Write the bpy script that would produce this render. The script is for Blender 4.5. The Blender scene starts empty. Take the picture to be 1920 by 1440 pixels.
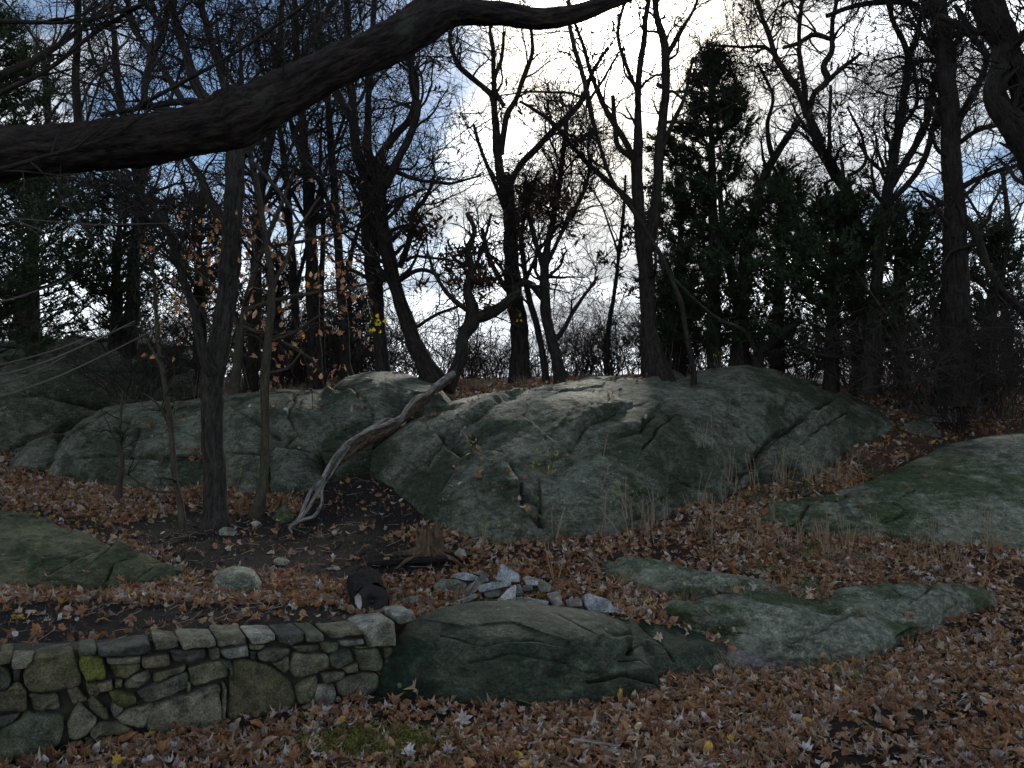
import bpy, math, random
import numpy as np
from mathutils import Vector

rng = np.random.default_rng(7)
random.seed(7)
sc = bpy.context.scene
COL = sc.collection
PI = math.pi

# ------------------------------------------------------------------ camera, world, sun, exposure
F = 1450.0
CAMZ = 2.0
PITCH = math.atan(40.0 / F)
cam_d = bpy.data.cameras.new('camera')
cam_d.sensor_width = 36.0
cam_d.lens = F / 1920.0 * 36.0
cam_d.clip_start = 0.05
cam_d.clip_end = 3000.0
cam = bpy.data.objects.new('camera', cam_d)
COL.objects.link(cam)
cam.location = (0, 0, CAMZ)
cam.rotation_euler = (PI / 2 + PITCH, 0, 0)
sc.camera = cam

SUN_EL = math.radians(26.5)
SUN_AZ = math.radians(7.6)          # clockwise from +Y
sdir = Vector((math.sin(SUN_AZ) * math.cos(SUN_EL), math.cos(SUN_AZ) * math.cos(SUN_EL), math.sin(SUN_EL)))
SKY_STRENGTH = 0.09
GLOW = 1.0

def build_world():
    w = bpy.data.worlds.new('World')
    sc.world = w
    w.use_nodes = True
    nt = w.node_tree
    nt.nodes.clear()
    N = nt.nodes.new
    L = nt.links.new
    out = N('ShaderNodeOutputWorld')
    bg = N('ShaderNodeBackground')
    L(bg.outputs[0], out.inputs[0])
    bg.inputs['Strength'].default_value = SKY_STRENGTH
    sky = N('ShaderNodeTexSky')
    sky.sky_type = 'NISHITA'
    sky.sun_disc = False
    sky.sun_elevation = SUN_EL
    sky.sun_rotation = SUN_AZ
    sky.air_density = 1.0
    sky.dust_density = 0.1
    sky.ozone_density = 2.0
    tc = N('ShaderNodeTexCoord')
    norm = N('ShaderNodeVectorMath'); norm.operation = 'NORMALIZE'
    L(tc.outputs['Generated'], norm.inputs[0])
    sep = N('ShaderNodeSeparateXYZ'); L(norm.outputs[0], sep.inputs[0])

    def M(op, a, b=None, c=None, clamp=False):
        n = N('ShaderNodeMath'); n.operation = op; n.use_clamp = clamp
        for i, v in enumerate((a, b, c)):
            if v is None: continue
            if isinstance(v, (int, float)): n.inputs[i].default_value = v
            else: L(v, n.inputs[i])
        return n.outputs[0]
    zz = M('MAXIMUM', sep.outputs[2], 0.0)
    den = M('ADD', zz, 0.16)
    u = M('DIVIDE', sep.outputs[0], den)
    v = M('DIVIDE', sep.outputs[1], den)
    comb = N('ShaderNodeCombineXYZ'); L(u, comb.inputs[0]); L(v, comb.inputs[1])

    def noise(scale, detail, rough, loc, dist=0.0):
        mp = N('ShaderNodeMapping'); mp.inputs['Location'].default_value = loc
        L(comb.outputs[0], mp.inputs[0])
        n = N('ShaderNodeTexNoise'); n.inputs['Scale'].default_value = scale
        n.inputs['Detail'].default_value = detail; n.inputs['Roughness'].default_value = rough
        n.inputs['Distortion'].default_value = dist
        L(mp.outputs[0], n.inputs['Vector'])
        return n.outputs['Fac']
    n1 = noise(1.15, 8, 0.55, (3.1, 1.7, 0.2), 0.2)
    n2 = noise(2.3, 8, 0.55, (8.3, 2.2, 1.4), 0.1)
    n3 = noise(0.9, 5, 0.5, (1.3, 6.2, 3.4), 0.1)
    # large cloud masses placed by direction: (direction from pixel, width, weight)
    def dirn(px, py):
        d = Vector(((px - 960), F * math.cos(PITCH) - (720 - py) * math.sin(PITCH), F * math.sin(PITCH) + (720 - py) * math.cos(PITCH)))
        return d.normalized()

    def blob(px, py, k):
        n = N('ShaderNodeVectorMath'); n.operation = 'DOT_PRODUCT'
        L(norm.outputs[0], n.inputs[0]); n.inputs[1].default_value = dirn(px, py)
        d = M('SUBTRACT', 1.0, n.outputs['Value'])
        return M('EXPONENT', M('MULTIPLY', d, -k))
    cov = M('MULTIPLY', n1, 1.0)
    cov = M('ADD', cov, M('MULTIPLY', blob(1250, 250, 14), 0.22))
    cov = M('ADD', cov, M('MULTIPLY', blob(1650, 200, 20), 0.14))
    cov = M('ADD', cov, M('MULTIPLY', blob(770, 230, 90), -0.24))
    cov = M('ADD', cov, M('MULTIPLY', blob(450, 60, 25), -0.15))
    cov = M('ADD', cov, M('MULTIPLY', blob(360, 420, 60), -0.22))
    cov = M('ADD', cov, M('MULTIPLY', blob(1880, 400, 50), -0.26))
    cov = M('ADD', cov, M('MULTIPLY', blob(60, 90, 60), 0.22))
    mr = N('ShaderNodeMapRange'); mr.interpolation_type = 'SMOOTHSTEP'
    L(cov, mr.inputs['Value'])
    mr.inputs['From Min'].default_value = 0.43; mr.inputs['From Max'].default_value = 0.55
    cm = mr.outputs[0]
    # low pale layer towards the horizon
    low = N('ShaderNodeMapRange'); low.interpolation_type = 'SMOOTHSTEP'
    L(sep.outputs[2], low.inputs['Value'])
    low.inputs['From Min'].default_value = 0.30; low.inputs['From Max'].default_value = 0.05
    cm = M('MAXIMUM', cm, M('MULTIPLY', low.outputs[0], M('ADD', 0.35, M('MULTIPLY', n2, 1.1)), clamp=True))
    # brightness of the cloud: thick parts greyer, thin rims brighter
    thick = N('ShaderNodeMapRange'); thick.interpolation_type = 'SMOOTHSTEP'
    L(M('ADD', M('ADD', M('MULTIPLY', cov, 0.15), M('MULTIPLY', n2, 0.5)), M('MULTIPLY', n3, 0.4)), thick.inputs['Value'])
    thick.inputs['From Min'].default_value = 0.46; thick.inputs['From Max'].default_value = 0.60
    thick.inputs['To Min'].default_value = 0.44; thick.inputs['To Max'].default_value = 0.125
    dsun = N('ShaderNodeVectorMath'); dsun.operation = 'DOT_PRODUCT'
    L(norm.outputs[0], dsun.inputs[0]); dsun.inputs[1].default_value = sdir
    ds = M('SUBTRACT', 1.0, dsun.outputs['Value'])
    g1 = M('MULTIPLY', M('EXPONENT', M('MULTIPLY', ds, -700.0)), 4.0 * GLOW)
    g2 = M('MULTIPLY', M('MULTIPLY', M('EXPONENT', M('MULTIPLY', ds, -70.0)), M('SUBTRACT', M('MULTIPLY', n2, 2.6), 0.4)), 1.1 * GLOW)
    g3 = M('MULTIPLY', M('EXPONENT', M('MULTIPLY', ds, -3.0)), 0.15)
    glow = M('ADD', M('ADD', g2, g3), 0.0)
    cb = M('MULTIPLY', thick.outputs[0], M('ADD', 0.85, M('MULTIPLY', glow, 1.0)))
    # cloud colour, slightly warm near the sun
    warm = N('ShaderNodeMix'); warm.data_type = 'RGBA'
    warm.inputs['A'].default_value = (0.92, 0.97, 1.03, 1)
    warm.inputs['B'].default_value = (1.12, 1.0, 0.80, 1)
    L(M('MULTIPLY', g2, 1.6, clamp=True), warm.inputs['Factor'])
    cc = N('ShaderNodeVectorMath'); cc.operation = 'SCALE'
    L(warm.outputs['Result'], cc.inputs[0]); L(M('DIVIDE', cb, SKY_STRENGTH), cc.inputs['Scale'])
    mixn = N('ShaderNodeMix'); mixn.data_type = 'RGBA'
    L(cm, mixn.inputs['Factor'])
    veil = N('ShaderNodeVectorMath'); veil.operation = 'MULTIPLY'
    L(sky.outputs[0], veil.inputs[0]); veil.inputs[1].default_value = (0.185, 0.19, 0.195)
    L(veil.outputs[0], mixn.inputs['A']); L(cc.outputs[0], mixn.inputs['B'])
    # sun seen through the cloud
    sg = N('ShaderNodeVectorMath'); sg.operation = 'SCALE'
    sg.inputs[0].default_value = (1.0, 0.97, 0.9)
    L(M('DIVIDE', M('ADD', g1, M('MULTIPLY', g2, 0.25)), SKY_STRENGTH), sg.inputs['Scale'])
    add = N('ShaderNodeVectorMath'); add.operation = 'ADD'
    L(mixn.outputs['Result'], add.inputs[0]); L(sg.outputs[0], add.inputs[1])
    L(add.outputs[0], bg.inputs['Color'])
build_world()

sun_d = bpy.data.lights.new('sun', 'SUN')
sun_d.energy = 0.55
sun_d.angle = math.radians(10)
sun_d.color = (1.0, 0.95, 0.86)
sun = bpy.data.objects.new('sun', sun_d)
COL.objects.link(sun)
sun.rotation_euler = sdir.to_track_quat('Z', 'Y').to_euler()

sc.view_settings.view_transform = 'Standard'
sc.view_settings.look = 'None'
sc.view_settings.exposure = 2.55
sc.view_settings.gamma = 1.0
sc.view_settings.use_curve_mapping = False
sc.cycles.max_bounces = 5
sc.cycles.diffuse_bounces = 3
sc.cycles.transparent_max_bounces = 4

# ------------------------------------------------------------------ measuring and noise helpers
_cp, _sp = math.cos(PITCH), math.sin(PITCH)
def P(px, py, Y):
    """point at depth Y (metres north of the camera) that shows at photo pixel px, py"""
    px = np.asarray(px, float); py = np.asarray(py, float); Y = np.asarray(Y, float)
    v = 720 - py
    dy = F * _cp - v * _sp
    k = Y / dy
    return np.stack([(px - 960) * k, Y + 0 * k, CAMZ + (F * _sp + v * _cp) * k], -1)

def proj(V):
    V = np.asarray(V, float)
    y = V[..., 1]; z = V[..., 2] - CAMZ
    fwd = y * _cp + z * _sp
    up = -y * _sp + z * _cp
    fwd = np.where(fwd < 0.05, 0.05, fwd)
    return 960 + F * V[..., 0] / fwd, 720 - F * up / fwd

def _h(ix, iy, iz, seed):
    with np.errstate(over='ignore'):
        h = ix.astype(np.uint32) * np.uint32(374761393) + iy.astype(np.uint32) * np.uint32(668265263) + iz.astype(np.uint32) * np.uint32(2246822519) + np.uint32((seed * 3266489917) & 0xffffffff)
        h = (h ^ (h >> np.uint32(13))) * np.uint32(1274126177)
        h = (h ^ (h >> np.uint32(16))) * np.uint32(2654435761)
        h = h ^ (h >> np.uint32(15))
    return h.astype(np.float64) / 4294967295.0

def vnoise(p, seed=0):
    i = np.floor(p).astype(np.int64); f = p - i
    f = f * f * f * (f * (f * 6 - 15) + 10)
    r = 0
    for dx in (0, 1):
        wx = f[..., 0] if dx else 1 - f[..., 0]
        for dy in (0, 1):
            wy = f[..., 1] if dy else 1 - f[..., 1]
            for dz in (0, 1):
                wz = f[..., 2] if dz else 1 - f[..., 2]
                r = r + wx * wy * wz * _h(i[..., 0] + dx, i[..., 1] + dy, i[..., 2] + dz, seed)
    return r * 2 - 1

def fbm(p, octv=4, seed=0, gain=0.5):
    a, s, r = 1.0, 0.0, 0
    for o in range(octv):
        r = r + a * vnoise(p * (2.03 ** o) + o * 17.3, seed + o)
        s += a; a *= gain
    return r / s

def ridged(p, octv=3, seed=0):
    a, s, r = 1.0, 0.0, 0
    for o in range(octv):
        r = r + a * (1 - np.abs(vnoise(p * (2.1 ** o) + o * 9.1, seed + o)) * 2)
        s += a; a *= 0.5
    return r / s

def facets(p, seed=0):
    """broken-plane pattern: each cell a tilted plane; returns value and distance to the cell edge"""
    i = np.floor(p).astype(np.int64)
    best = np.full(p.shape[:-1], 9e9); second = best.copy(); val = np.zeros(p.shape[:-1])
    for dx in (-1, 0, 1):
        for dy in (-1, 0, 1):
            for dz in (-1, 0, 1):
                c = i + np.array([dx, dy, dz])
                q = [_h(c[..., 0], c[..., 1], c[..., 2], seed + k) for k in range(3)]
                cen = c + np.stack(q, -1)
                d = p - cen
                dist = (d ** 2).sum(-1)
                tl = [_h(c[..., 0], c[..., 1], c[..., 2], seed + 5 + k) * 2 - 1 for k in range(4)]
                v = d[..., 0] * tl[0] + d[..., 1] * tl[1] + d[..., 2] * tl[2] + tl[3] * 0.3
                m = dist < best
                second = np.where(m, best, np.minimum(second, dist))
                val = np.where(m, v, val)
                best = np.where(m, dist, best)
    return val, np.sqrt(second) - np.sqrt(best)

def smooth(x, a, b):
    t = np.clip((x - a) / (b - a), 0, 1)
    return t * t * (3 - 2 * t)

# ------------------------------------------------------------------ objects
def props(o, label=None, cat=None, group=None, kind=None):
    if label: o['label'] = label
    if cat: o['category'] = cat
    if group: o['group'] = group
    if kind: o['kind'] = kind
    return o

def thing(name, loc, label, cat, group=None):
    o = bpy.data.objects.new(name, None)
    o.empty_display_size = 0.1
    COL.objects.link(o)
    o.location = tuple(float(c) for c in loc)
    return props(o, label, cat, group)

def raw_mesh(name, V, faces, mat, smooth_=True, attrs=None):
    """faces: list of int arrays (n,3) and/or (n,4)"""
    V = np.asarray(V, np.float32).reshape(-1, 3)
    me = bpy.data.meshes.new(name)
    faces = [np.asarray(f, np.int32) for f in (faces if isinstance(faces, (list, tuple)) else [faces]) if len(f)]
    me.vertices.add(len(V)); me.vertices.foreach_set('co', V.ravel())
    nl = sum(f.size for f in faces); npoly = sum(len(f) for f in faces)
    me.loops.add(nl); me.polygons.add(npoly)
    me.loops.foreach_set('vertex_index', np.concatenate([f.ravel() for f in faces]))
    tot = np.concatenate([np.full(len(f), f.shape[1], np.int32) for f in faces])
    st = np.concatenate([[0], np.cumsum(tot)[:-1]]).astype(np.int32)
    me.polygons.foreach_set('loop_start', st)
    try: me.polygons.foreach_set('loop_total', tot)
    except Exception: pass
    me.polygons.foreach_set('use_smooth', np.full(npoly, smooth_, bool))
    if attrs:
        for k, (typ, arr) in attrs.items():
            a = me.attributes.new(k, typ, 'POINT')
            if typ == 'FLOAT': a.data.foreach_set('value', np.asarray(arr, np.float32).ravel())
            elif typ == 'FLOAT_VECTOR': a.data.foreach_set('vector', np.asarray(arr, np.float32).ravel())
            elif typ == 'INT': a.data.foreach_set('value', np.asarray(arr, np.int32).ravel())
    me.update(calc_edges=True)
    me.validate()
    if mat: me.materials.append(mat)
    return me

def link(name, me, parent=None, loc=(0, 0, 0)):
    o = bpy.data.objects.new(name, me)
    COL.objects.link(o)
    o.location = tuple(float(c) for c in loc)
    if parent: o.parent = parent
    return o

def mesh_obj(name, V, faces, mat, parent=None, origin=None, smooth_=True, attrs=None):
    """world-space vertices; with a parent Empty at unrotated location they are made relative"""
    V = np.asarray(V, float).reshape(-1, 3)
    if parent is not None:
        org = np.array(parent.location)
        p = parent.parent
        while p is not None:
            org = org + np.array(p.location); p = p.parent
        me = raw_mesh(name, V - org, faces, mat, smooth_, attrs)
        return link(name, me, parent)
    org = np.array(origin if origin is not None else (0, 0, 0), float)
    me = raw_mesh(name, V - org, faces, mat, smooth_, attrs)
    return link(name, me, None, org)

def grid_faces(nu, nv, wrap_v=False):
    """index of (i,j) is i*nv+j"""
    i = np.arange(nu - 1)[:, None]; j = np.arange(nv if wrap_v else nv - 1)[None]
    j2 = (j + 1) % nv
    a = i * nv + j; b = (i + 1) * nv + j; c = (i + 1) * nv + j2; d = i * nv + j2
    return np.stack([a, b, c, d], -1).reshape(-1, 4)

# ------------------------------------------------------------------ materials
def new_mat(name):
    m = bpy.data.materials.new(name); m.use_nodes = True
    nt = m.node_tree
    b = nt.nodes['Principled BSDF']
    b.inputs['Roughness'].default_value = 0.9
    b.inputs['Specular IOR Level'].default_value = 0.25
    return m, nt, b

class NB:
    def __init__(s, nt): s.nt = nt
    def node(s, t, **kw):
        n = s.nt.nodes.new(t)
        for k, v in kw.items(): setattr(n, k, v)
        return n
    def link(s, a, b): s.nt.links.new(a, b)
    def noise(s, vec, scale, detail=4, rough=0.55, dist=0.0):
        n = s.node('ShaderNodeTexNoise')
        n.inputs['Scale'].default_value = scale; n.inputs['Detail'].default_value = detail
        n.inputs['Roughness'].default_value = rough; n.inputs['Distortion'].default_value = dist
        s.link(vec, n.inputs['Vector']); return n.outputs['Fac']
    def ramp(s, fac, stops, interp='LINEAR'):
        n = s.node('ShaderNodeValToRGB'); n.color_ramp.interpolation = interp
        el = n.color_ramp.elements
        while len(el) > 1: el.remove(el[-1])
        for i, (p, c) in enumerate(stops):
            e = el[0] if i == 0 else el.new(p)
            e.position = p; e.color = (*c, 1) if len(c) == 3 else c
        s.link(fac, n.inputs[0]); return n.outputs[0]
    def mix(s, fac, a, b, mode='MIX'):
        n = s.node('ShaderNodeMix', data_type='RGBA', blend_type=mode)
        for v, k in ((fac, 'Factor'), (a, 'A'), (b, 'B')):
            if isinstance(v, (int, float)): n.inputs[k].default_value = v
            elif isinstance(v, tuple): n.inputs[k].default_value = (*v, 1)
            else: s.link(v, n.inputs[k])
        return n.outputs['Result']
    def mapr(s, fac, a, b, c=0.0, d=1.0):
        n = s.node('ShaderNodeMapRange'); n.interpolation_type = 'SMOOTHSTEP'
        s.link(fac, n.inputs['Value'])
        for k, v in (('From Min', a), ('From Max', b), ('To Min', c), ('To Max', d)): n.inputs[k].default_value = v
        return n.outputs[0]
    def math(s, op, a, b):
        n = s.node('ShaderNodeMath', operation=op)
        for i, v in enumerate((a, b)):
            if isinstance(v, (int, float)): n.inputs[i].default_value = v
            else: s.link(v, n.inputs[i])
        return n.outputs[0]
    def mapping(s, vec, scale=(1, 1, 1), rot=(0, 0, 0), loc=(0, 0, 0)):
        n = s.node('ShaderNodeMapping')
        n.inputs['Scale'].default_value = scale; n.inputs['Rotation'].default_value = rot; n.inputs['Location'].default_value = loc
        s.link(vec, n.inputs[0]); return n.outputs[0]
    def bump(s, h, strength, dist, prev=None):
        n = s.node('ShaderNodeBump'); n.inputs['Strength'].default_value = strength; n.inputs['Distance'].default_value = dist
        s.link(h, n.inputs['Height'])
        if prev is not None: s.link(prev, n.inputs['Normal'])
        return n.outputs[0]

def rock_material(name, lo, hi, green, gmin=0.45, gmax=0.62, lichen=0.7, streak=(1, 1, 1), dark=(0.02, 0.026, 0.024)):
    m, nt, b = new_mat(name); n = NB(nt)
    tc = n.node('ShaderNodeTexCoord').outputs['Object']
    big = n.noise(tc, 0.9, 5, 0.6, 0.4)
    mid = n.noise(tc, 5.0, 6, 0.65)
    fine = n.noise(tc, 42, 5, 0.75)
    gr = n.noise(tc, 150, 3, 0.8)
    st = n.noise(n.mapping(tc, streak, (0, 0.25, 0)), 3.0, 5, 0.6, 0.3)
    c = n.ramp(mid, [(0.3, lo), (0.7, hi)])
    g = n.mapr(n.math('ADD', n.math('MULTIPLY', big, 0.6), n.math('MULTIPLY', st, 0.4)), gmin, gmax)
    c = n.mix(g, c, green)
    dk = n.mapr(n.noise(n.mapping(tc, (1, 1, 1), loc=(7, 3, 1)), 1.7, 6, 0.65, 0.5), 0.55, 0.70)
    c = n.mix(n.math('MULTIPLY', dk, 0.65), c, dark)
    c = n.mix(1.0, c, n.ramp(fine, [(0.36, (0.5, 0.51, 0.5)), (0.5, (0.95, 0.95, 0.95)), (0.66, (1.6, 1.6, 1.55))]), 'MULTIPLY')
    c = n.mix(1.0, c, n.ramp(gr, [(0.36, (0.62, 0.62, 0.62)), (0.64, (1.4, 1.4, 1.4))]), 'MULTIPLY')
    bl = n.noise(n.mapping(tc, (1, 1, 2.2), (0, 0.5, 0), (3, 1, 5)), 11, 6, 0.7, 0.6)
    c = n.mix(1.0, c, n.ramp(bl, [(0.38, (0.48, 0.49, 0.48)), (0.5, (0.95, 0.95, 0.95)), (0.62, (1.42, 1.42, 1.38))]), 'MULTIPLY')
    wp = n.mapr(n.noise(n.mapping(tc, (1, 1, 1.6), (0, .4, 0), (11, 4, 7)), 1.9, 7, 0.68, 0.4), 0.54, 0.66)
    c = n.mix(n.math('MULTIPLY', wp, 0.3), c, tuple(x * 1.35 for x in hi))
    # pale lichen flecks, small and a few larger
    lm = n.mapr(n.noise(tc, 24, 4, 0.7), lichen - 0.02, lichen + 0.05)
    lz = n.mapr(n.noise(n.mapping(tc, loc=(2, 9, 4)), 2.2, 4, 0.6), 0.46, 0.62)
    c = n.mix(n.math('MULTIPLY', n.math('MULTIPLY', lm, lz), 0.8), c, (0.22, 0.27, 0.24))
    vo = n.node('ShaderNodeTexVoronoi'); vo.inputs['Scale'].default_value = 6.0
    n.link(n.mapping(tc), vo.inputs['Vector'])
    sp = n.mapr(n.math('ADD', vo.outputs['Distance'], n.math('MULTIPLY', n.noise(tc, 30, 3), 0.25)), 0.24, 0.20)
    sp = n.math('MULTIPLY', sp, n.mapr(n.noise(tc, 1.4, 2), 0.46, 0.56))
    c = n.mix(n.math('MULTIPLY', sp, 0.7), c, (0.20, 0.235, 0.20))
    n.link(c, b.inputs['Base Color'])
    h = n.math('ADD', n.math('MULTIPLY', mid, 0.5), n.math('MULTIPLY', fine, 0.5))
    nm = n.bump(n.noise(n.mapping(tc, (1, 1, 3.5), (0, 0.5, 0)), 9, 9, 0.74), 1.0, 0.05)
    nm = n.bump(n.math('ADD', fine, gr), 0.5, 0.006, nm)
    n.link(nm, b.inputs['Normal'])
    b.inputs['Roughness'].default_value = 0.75
    return m

M_rock = rock_material('grey_green_gneiss', (0.057, 0.068, 0.052), (0.163, 0.185, 0.151), (0.033, 0.047, 0.027), 0.44, 0.58)
M_rock_dark = rock_material('ridge_gneiss', (0.061, 0.069, 0.054), (0.164, 0.174, 0.134), (0.041, 0.057, 0.035), 0.42, 0.60, 0.74)  # rock colour of the far left ridge
M_boulder = rock_material('algae_stained_boulder', (0.024, 0.035, 0.025), (0.081, 0.101, 0.072), (0.012, 0.027, 0.015), 0.42, 0.56, 0.70)
M_ledge = rock_material('mossy_ledge_rock', (0.090, 0.106, 0.082), (0.247, 0.271, 0.223), (0.051, 0.075, 0.035), 0.44, 0.57, 0.7, (1, 1, 4))
M_moss_rock = rock_material('moss_green_slab', (0.041, 0.054, 0.026), (0.109, 0.128, 0.068), (0.030, 0.046, 0.015), 0.40, 0.60, 0.72)
M_slate = rock_material('violet_grey_schist', (0.093, 0.089, 0.093), (0.204, 0.196, 0.204), (0.060, 0.064, 0.055), 0.55, 0.7, 0.7, (1, 1, 5))

def stone_material(name, stops, green=0.35):
    m, nt, b = new_mat(name); n = NB(nt)
    tc = n.node('ShaderNodeTexCoord').outputs['Object']
    oi = n.node('ShaderNodeObjectInfo').outputs['Random']
    base = n.ramp(oi, stops, 'CONSTANT')
    sh = n.node('ShaderNodeVectorMath', operation='ADD'); n.link(tc, sh.inputs[0])
    cb = n.node('ShaderNodeCombineXYZ'); n.link(n.math('MULTIPLY', oi, 37.0), cb.inputs[0]); n.link(n.math('MULTIPLY', oi, 91.0), cb.inputs[2])
    n.link(cb.outputs[0], sh.inputs[1]); v = sh.outputs[0]
    c = n.mix(1.0, base, n.ramp(n.noise(v, 9, 6, 0.65), [(0.38, (0.5, 0.5, 0.5)), (0.62, (1.5, 1.5, 1.5))]), 'MULTIPLY')
    c = n.mix(n.math('MULTIPLY', n.mapr(n.noise(v, 5, 4, 0.6), 0.5, 0.64), green), c, (0.05, 0.065, 0.02))
    c = n.mix(1.0, c, n.ramp(n.noise(v, 90, 4, 0.8), [(0.37, (0.45, 0.45, 0.45)), (0.64, (1.7, 1.7, 1.7))]), 'MULTIPLY')
    c = n.mix(n.math('MULTIPLY', n.mapr(n.noise(v, 32, 4, 0.7), 0.64, 0.70), 0.6), c, (0.22, 0.24, 0.20))
    n.link(c, b.inputs['Base Color'])
    nm = n.bump(n.noise(v, 16, 8, 0.7), 0.7, 0.02)
    nm = n.bump(n.noise(v, 110, 3, 0.8), 0.5, 0.004, nm)
    n.link(nm, b.inputs['Normal'])
    return m
M_wall = stone_material('field_stone', [(0.0, (0.089, 0.079, 0.052)), (0.14, (0.071, 0.074, 0.057)), (0.3, (0.098, 0.098, 0.065)), (0.45, (0.049, 0.052, 0.048)), (0.58, (0.111, 0.112, 0.082)), (0.72, (0.075, 0.070, 0.043)), (0.86, (0.062, 0.074, 0.052))])
M_wall_green = stone_material('yellow_green_stone', [(0.0, (0.077, 0.089, 0.021)), (0.5, (0.067, 0.074, 0.027))], 0.2)
M_wall_pale = stone_material('pale_speckled_stone', [(0.0, (0.192, 0.197, 0.168)), (0.5, (0.158, 0.167, 0.149))], 0.25)
M_brick = stone_material('red_brick_chip', [(0.0, (0.240, 0.068, 0.045))], 0.1)
M_cairn = stone_material('split_granite', [(0.0, (0.232, 0.253, 0.271)), (0.3, (0.285, 0.296, 0.301)), (0.6, (0.190, 0.211, 0.231)), (0.8, (0.264, 0.275, 0.281))], 0.08)
M_cairn_dark = stone_material('brownish_stone', [(0.0, (0.150, 0.143, 0.128)), (0.4, (0.112, 0.128, 0.112)), (0.7, (0.180, 0.165, 0.150))], 0.35)

def bark_material(name, lo, hi, scale=26, green=0.0, ridge=0.8, gcol=(0.05, 0.07, 0.05)):
    m, nt, b = new_mat(name); n = NB(nt)
    at = n.node('ShaderNodeAttribute'); at.attribute_name = 'bk'
    v = at.outputs['Vector']
    r = n.noise(v, scale, 6, 0.65, 0.4)
    f = n.noise(v, scale * 4, 3, 0.7)
    c = n.ramp(r, [(0.36, lo), (0.66, hi)])
    c = n.mix(1.0, c, n.ramp(f, [(0.3, (0.6, 0.6, 0.6)), (0.7, (1.4, 1.4, 1.4))]), 'MULTIPLY')
    if green:
        tc = n.node('ShaderNodeTexCoord').outputs['Object']
        c = n.mix(n.math('MULTIPLY', n.mapr(n.noise(tc, 4.5, 5, 0.65), 0.57, 0.66), green), c, gcol)
    n.link(c, b.inputs['Base Color'])
    nm = n.bump(r, ridge, 0.03)
    nm = n.bump(f, 0.5, 0.006, nm)
    n.link(nm, b.inputs['Normal'])
    b.inputs['Roughness'].default_value = 0.95
    b.inputs['Specular IOR Level'].default_value = 0.1
    return m
M_bark = bark_material('dark_furrowed_bark', (0.012, 0.011, 0.010), (0.042, 0.037, 0.034), 26, 0.25)
M_bark_grey = bark_material('grey_furrowed_bark', (0.014, 0.014, 0.013), (0.058, 0.053, 0.048), 30, 0.15)
M_bark_smooth = bark_material('smooth_brown_bark', (0.039, 0.036, 0.028), (0.072, 0.065, 0.049), 18, 0.3, 0.3)
M_bark_limb = bark_material('lichened_limb_bark', (0.009, 0.007, 0.009), (0.045, 0.038, 0.033), 34, 0.4, 1.0, (0.054, 0.072, 0.055))
M_bark_silver = bark_material('weathered_silver_wood', (0.05, 0.045, 0.04), (0.34, 0.32, 0.30), 30, 0.0, 1.0)
M_wood_brown = bark_material('split_brown_wood', (0.03, 0.022, 0.016), (0.17, 0.12, 0.085), 40, 0.0, 1.0)
M_char = bark_material('charred_bark', (0.006, 0.006, 0.008), (0.03, 0.027, 0.03), 60, 0.0, 1.0)

def flat_mat(name, col, rough=0.9, var=0.4, scale=8, trans=0.0):
    m, nt, b = new_mat(name); n = NB(nt)
    tc = n.node('ShaderNodeTexCoord').outputs['Object']
    c = n.ramp(n.noise(tc, scale, 4, 0.65), [(0.3, tuple(x * (1 - var) for x in col)), (0.7, tuple(x * (1 + var) for x in col))])
    n.link(c, b.inputs['Base Color'])
    b.inputs['Roughness'].default_value = rough
    if trans:
        t = n.node('ShaderNodeBsdfTranslucent'); n.link(c, t.inputs['Color'])
        mx = n.node('ShaderNodeMixShader'); mx.inputs[0].default_value = trans
        out = nt.nodes['Material Output']
        n.link(b.outputs[0], mx.inputs[1]); n.link(t.outputs[0], mx.inputs[2]); n.link(mx.outputs[0], out.inputs['Surface'])
    return m
M_twig = flat_mat('twig_bark', (0.022, 0.019, 0.018), 0.9, 0.3, 3)
M_twig_pale = flat_mat('pale_twig_bark', (0.07, 0.064, 0.06), 0.7, 0.3, 3)
M_twig_red = flat_mat('reddish_twig_bark', (0.05, 0.041, 0.037), 0.9, 0.3, 3)
M_cedar = flat_mat('juniper_scales', (0.025, 0.041, 0.020), 0.85, 0.5, 2.5, 0.12)
M_straw = flat_mat('dry_straw', (0.34, 0.26, 0.16), 0.9, 0.4, 6, 0.2)
M_stalk = flat_mat('dry_grey_stalk', (0.24, 0.19, 0.145), 0.9, 0.4, 6)
M_green = flat_mat('green_weed_leaf', (0.045, 0.085, 0.03), 0.7, 0.5, 9, 0.25)
M_greenyellow = flat_mat('yellow_green_leaf', (0.30, 0.34, 0.04), 0.7, 0.3, 9, 0.4)
M_moss = flat_mat('moss', (0.12, 0.125, 0.035), 0.95, 0.5, 14, 0.1)
M_litter_white = flat_mat('white_scrap', (0.65, 0.66, 0.68), 0.8, 0.05)
M_cutwood = flat_mat('blackened_cut_wood', (0.02, 0.018, 0.02), 0.8, 0.5, 30)
M_wood_highlight = flat_mat('pale_wood_highlight', (0.38, 0.36, 0.36), 0.8, 0.2, 30)  # pale colour for the painted highlight on the log end

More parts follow.
